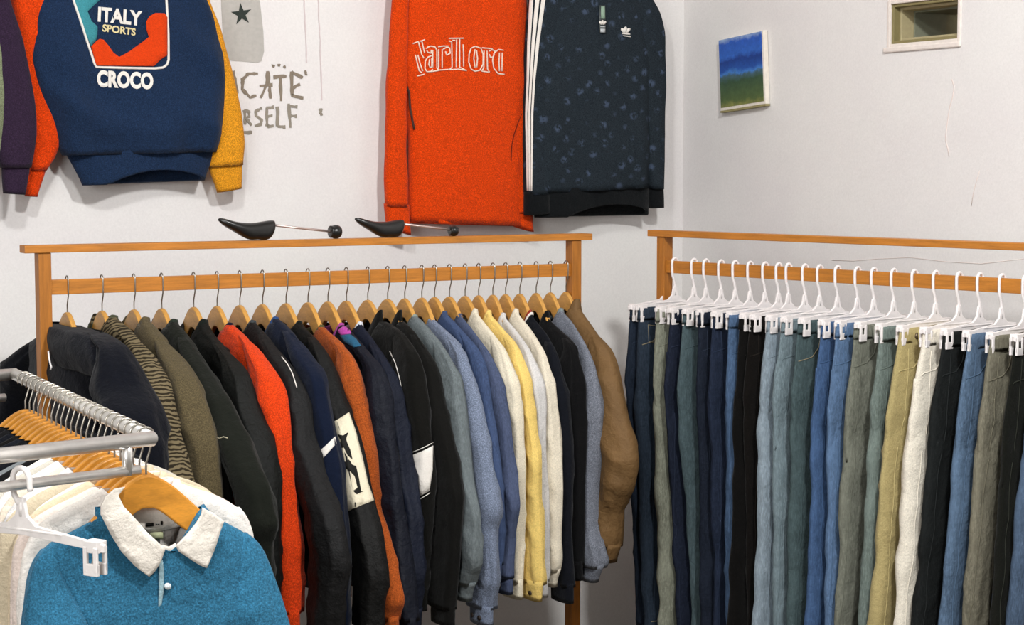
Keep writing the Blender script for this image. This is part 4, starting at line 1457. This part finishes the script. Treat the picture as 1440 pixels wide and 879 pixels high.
# ------------------------------------------------------------------ chrome rack in the foreground
NEAR_D = 2.8
pN = hit_plane(212, 617, Vector((0, NEAR_D, 0)), Vector((0, 1, 0)))
ZM_ = pN.z
pF = hit_z(20, 526, ZM_)
DA = (pF - pN).normalized(); LA_ = (pF - pN).length
UM = Vector((DA.y, -DA.x, 0))            # to the right, perpendicular to the rail
RZM = math.atan2(UM.y, UM.x)
NVM = DA.copy()
EB = (hit_z(0, 641, ZM_) - pN).normalized()   # front end bar, going left
chro = empty('chrome_rack', (pN.x, pN.y, 0), 0, 'chrome tube garment rack in the foreground packed with hangers', 'clothes rack')
def rel(p): return Vector((p.x - pN.x, p.y - pN.y, p.z))
TR = .0122
BL = .98
MB().tube([rel(pN - EB * .004), rel(pN + EB * BL)], TR, 20).build('end_bar', M_CHROME, chro)
MB().tube([rel(pF - EB * .004), rel(pF + EB * BL)], TR, 20).build('end_bar', M_CHROME, chro)
MB().tube([rel(pN), rel(pF)], TR * .98, 20).build('side_rail', M_CHROME, chro)
MB().tube([rel(pN + EB * BL), rel(pF + EB * BL)], TR * .98, 20).build('side_rail', M_CHROME, chro)
lowd = .0475
for p in (pN, pF):
    dz = Vector((0, 0, -lowd))
    MB().tube([rel(p + EB * .022 + dz), rel(p + EB * (BL - .02) + dz)], .0082, 16).build('lower_bar', M_CHROME, chro)
    for k in (.042, BL - .04):
        MB().tube([rel(p + EB * k), rel(p + EB * k + dz * 1.12)], .0085, 14).build('connector', M_CHROME, chro)
    mid = p + EB * (BL / 2)
    MB().tube([rel(mid), Vector((rel(mid).x, rel(mid).y, .05))], .014, 18).build('upright', M_CHROME, chro)
    MB().tube([rel(Vector(((p + EB * .1).x, (p + EB * .1).y, .03))), rel(Vector(((p + EB * (BL - .1)).x, (p + EB * (BL - .1)).y, .03)))], .016, 16).build('foot', M_CHROME, chro)
q0, q1 = pN + EB * (BL / 2), pF + EB * (BL / 2)
MB().tube([rel(Vector((q0.x, q0.y, .12))), rel(Vector((q1.x, q1.y, .12)))], .012, 16).build('stretcher', M_CHROME, chro)

def mpx(P, px, py):
    q = hit_plane(px, py, P, NVM)
    return ((q - P).dot(UM), q.z - P.z)
NH = 24
ORD = ['first', 'second', 'third', 'fourth', 'fifth', 'sixth', 'seventh', 'eighth', 'ninth', 'tenth', 'eleventh', 'twelfth', 'thirteenth', 'fourteenth', 'fifteenth',
       'sixteenth', 'seventeenth', 'eighteenth', 'nineteenth', 'twentieth', 'twenty-first', 'twenty-second', 'twenty-third', 'twenty-fourth']
TEALR = fabric((46, 104, 134), 'heather')
mpos = [.030 + (LA_ * .90 - .03) * i / (NH - 1) for i in range(NH)]
COLS = [None, (226, 220, 212), (222, 206, 196), (214, 196, 166), (220, 214, 206), (200, 186, 160), (228, 220, 214), (206, 204, 202), (216, 204, 186), (226, 222, 218),
        (190, 184, 172), (222, 214, 206),
        (26, 26, 28), (118, 122, 124), (24, 26, 34), (30, 28, 26), (22, 24, 26), (34, 38, 48), (26, 25, 24), (24, 28, 38), (30, 30, 32), (22, 22, 26), (28, 27, 25), (24, 24, 30)]
NAMES = [None, 'white shirt', 'pale pink shirt', 'light tan shirt', 'off white shirt', 'beige shirt', 'white cotton shirt', 'pale grey shirt', 'cream shirt', 'bright white shirt',
         'stone coloured shirt', 'ivory shirt', 'black shirt', 'mid grey shirt', 'dark navy shirt', 'charcoal shirt', 'black cotton shirt',
         'ink blue shirt', 'black knit shirt', 'midnight blue shirt', 'dark grey shirt', 'plain black shirt', 'dark brown shirt', 'blue black shirt']
METAL_PROF = [(-.068, .055), (-.092, .12), (-.118, .165), (-.155, .185), (-.22, .192), (-.40, .196), (-.75, .19)]
for i in range(NH):
    P = pN + DA * mpos[i]
    if i == 0:
        lab = 'honey wooden hanger inside the teal rugby shirt'
    else:
        lab = 'honey wooden hanger, %s behind the teal rugby shirt along the chrome rail' % ORD[i - 1]
    wooden_hanger(P, RZM, lab, TR, TR, .062, M_HANG2, 'wooden hangers on the chrome rail', thick=.0075 if i == 0 else .0065)
    if 0 < i < len(COLS):
        jr = rnd.uniform(-.012, .012)
        pr = [(z - .02 + rnd.uniform(-.003, .003), u + jr * (u > .1)) for z, u in METAL_PROF]
        garment('shirt', '%s hanging %s behind the teal rugby shirt' % (NAMES[i], ORD[i - 1]), 'shirt', P, RZM, fabric(COLS[i], var=.1),
                pr, pr, zs=-.66, zhem=-.70, th=.0135, seed=i * 3.3 + 200, group='shirts on the chrome rail', amp=.004, dip=.05)

# teal rugby shirt
P = pN + DA * mpos[0] - NVM * .002
prR = trace(P, UM, [(280, 700), (303, 727), (345, 746), (366, 764), (380, 795), (392, 835), (401, 868), (420, 950), (432, 1050)])
prL = trace(P, -UM, [(150, 705), (129, 739), (86, 750), (54, 774), (39, 810), (33, 852), (28, 900), (20, 960), (10, 1050)])
root, parts = garment('rugby_shirt', 'teal rugby shirt with white collar at the front of the chrome rack', 'shirt', P, RZM, TEALR, prR, prL, zs=-.70, zhem=-.72,
                      th=.030, sw=.11, cw=.09, collar='none', seed=77, dip=.0, amp=.007, cuff_mat=M_WHITE)
# cut the neck: push the front top edge down to the traced neckline
bo = parts['body']
ctr = mpx(P, 226, 0)[0]
nl = [mpx(P, *q) for q in [(140, 700), (181, 728), (200, 748), (222, 768), (232, 772), (241, 768), (255, 748), (272, 722), (290, 705)]]
nl = [(u, z) for u, z in nl]
nlt = [(u, z) for u, z in nl]
bk = [mpx(P, *q) for q in [(140, 695), (181, 738), (209, 746), (240, 742), (262, 734), (290, 705)]]
for v in bo.data.vertices:
    u, y, z = v.co
    tab = nlt if y < .004 else bk
    if tab[0][0] < u < tab[-1][0]:
        lim = interp(tab, u)
        if z > lim: v.co.z = lim
COLW = fabric((226, 218, 206), var=.07)
def rdecal(name, px, mat, off, cuts=3, thick=.004, bend=0):
    poly = [mpx(P, *q) for q in px]
    vs, fs = poly_mesh([poly], cuts)
    out = []
    for p in vs:
        y = -.018 - off + .004 * nz(p.x * 30, 3, p.z * 30)
        out.append((p.x, y, p.z))
    return MB().add(out, fs).build(name, mat, root, solid=thick)
FL = [(166, 679), (152, 682), (139, 693), (133, 706), (133, 718), (146, 744), (161, 769), (180, 789), (200, 804), (208, 796), (216, 783), (222, 765), (210, 754), (197, 742), (180, 723), (164, 706), (157, 691)]
FR = [(274, 708), (290, 716), (304, 727), (297, 746), (289, 770), (280, 792), (270, 788), (262, 783), (250, 775), (241, 769), (237, 761), (251, 747), (265, 730), (272, 718)]
rdecal('collar_flap', FL, COLW, .022, 4)
rdecal('collar_flap', FR, COLW, .023, 4)
rdecal('collar_stand', [(220, 761), (230, 764), (239, 759), (244, 770), (230, 776), (216, 785), (214, 775)], COLW, .013, 2)
# back of the collar, behind the hanger
def rback(name, px, mat, y, cuts=2, thick=.002):
    vs, fs = poly_mesh([[mpx(P + NVM * y, *q) for q in px]], cuts)
    return MB().add([(p.x, y + .002 * nz(p.x * 30, 1, p.z * 30), p.z) for p in vs], fs).build(name, mat, root, solid=thick)
rback('collar_back', [(158, 692), (176, 706), (200, 716), (226, 713), (244, 712), (264, 722), (276, 712), (262, 738), (240, 744), (208, 751), (186, 742), (166, 722)], COLW, .015)
rback('neck_tag', [(211, 749), (229, 748), (229, 758), (213, 759)], plain('tag_pale', (176, 180, 140), .8), .0125, 1)
rback('size_print', [(205, 736), (216, 735), (216, 740), (206, 741)], M_INK, .0125, 0, .0008)
rback('size_print', [(226, 733), (229, 733), (229, 738), (226, 738)], M_INK, .0125, 0, .0008)
for x_ in (219, 222): rback('size_print', [(x_, 737), (x_ + 2, 737), (x_ + 2, 738), (x_, 738)], M_INK, .0125, 0, .0008)
rdecal('placket', [(215, 786), (220, 782), (222, 800), (221, 825), (217, 856), (214, 856), (215, 820)], fabric((150, 178, 186)), .016, 2, .003)
rdecal('button', circle(226.5, 818, 4.6, 14), M_PEARL, .018, 0, .004)
rdecal('button', circle(227.5, 893, 4.6, 14), M_PEARL, .018, 0, .004)

# empty white clip hanger on the lower front bar
ph = pN + EB * .135 + Vector((0, 0, -lowd))
ux = hit_plane(92, 664, pN + Vector((0, 0, 0)), NVM)
def bar_pt(px):
    lo, hi = 0, 1
    for _ in range(50):
        mid = (lo + hi) / 2
        if project(pN + EB * mid + Vector((0, 0, -lowd)))[0] > px: lo = mid
        else: hi = mid
    return pN + EB * lo + Vector((0, 0, -lowd))
Pw = bar_pt(30)
uw = Vector((.86, -.51, 0)).normalized()
clip_hanger(Pw, math.atan2(uw.y, uw.x), 'empty white plastic clip hanger dangling from the lower chrome front bar', .014, .011, s=-1, half=.168, cx=.148, drop=.038, mat=plain('ivory_plastic', (226, 220, 216), .35), hr=.0045)

# ------------------------------------------------------------------ light
def area(name, loc, target, size, power, color, sy=None):
    l = bpy.data.lights.new(name, 'AREA')
    l.energy = power; l.color = color; l.size = size
    if sy: l.shape = 'RECTANGLE'; l.size_y = sy
    o = bpy.data.objects.new(name, l)
    COL.objects.link(o)
    o.location = loc
    o.rotation_euler = (Vector(target) - Vector(loc)).to_track_quat('-Z', 'Y').to_euler()
    return o
c1 = P2(-3.1, 2.9, 3.33); c2 = P2(-1.9, 3.8, 3.33); c3 = P2(-3.2, 4.6, 2.9)
area('ceiling_lamp_light', c1, P2(-1.8, .6, .9), .22, 46, (.99, 1, 1), .22)
area('ceiling_lamp_light', c2, P2(-.9, .8, .9), .22, 108, (.99, 1, 1), .22)
area('added_fill_light', P2(-5.3, 4.2, 2.0), P2(-.4, .6, 1.6), 1.8, 100, (.98, .99, 1), 1.3)  # added fill from the left to lift the right wall and jeans
w = bpy.data.worlds.new('world')
SC.world = w
w.use_nodes = True
w.node_tree.nodes['Background'].inputs[0].default_value = (.95, .92, .85, 1)
w.node_tree.nodes['Background'].inputs[1].default_value = 1.3

cam = bpy.data.cameras.new('camera')
cam.sensor_width = 36
cam.lens = F / 1440 * 36
co = bpy.data.objects.new('camera', cam)
COL.objects.link(co)
co.location = CAM
co.rotation_euler = (math.pi / 2 - PITCH, 0, 0)
SC.camera = co
SC.view_settings.view_transform = 'Standard'
SC.view_settings.look = 'None'
SC.view_settings.gamma = 1
SC.view_settings.exposure = -.13
SC.view_settings.use_curve_mapping = False
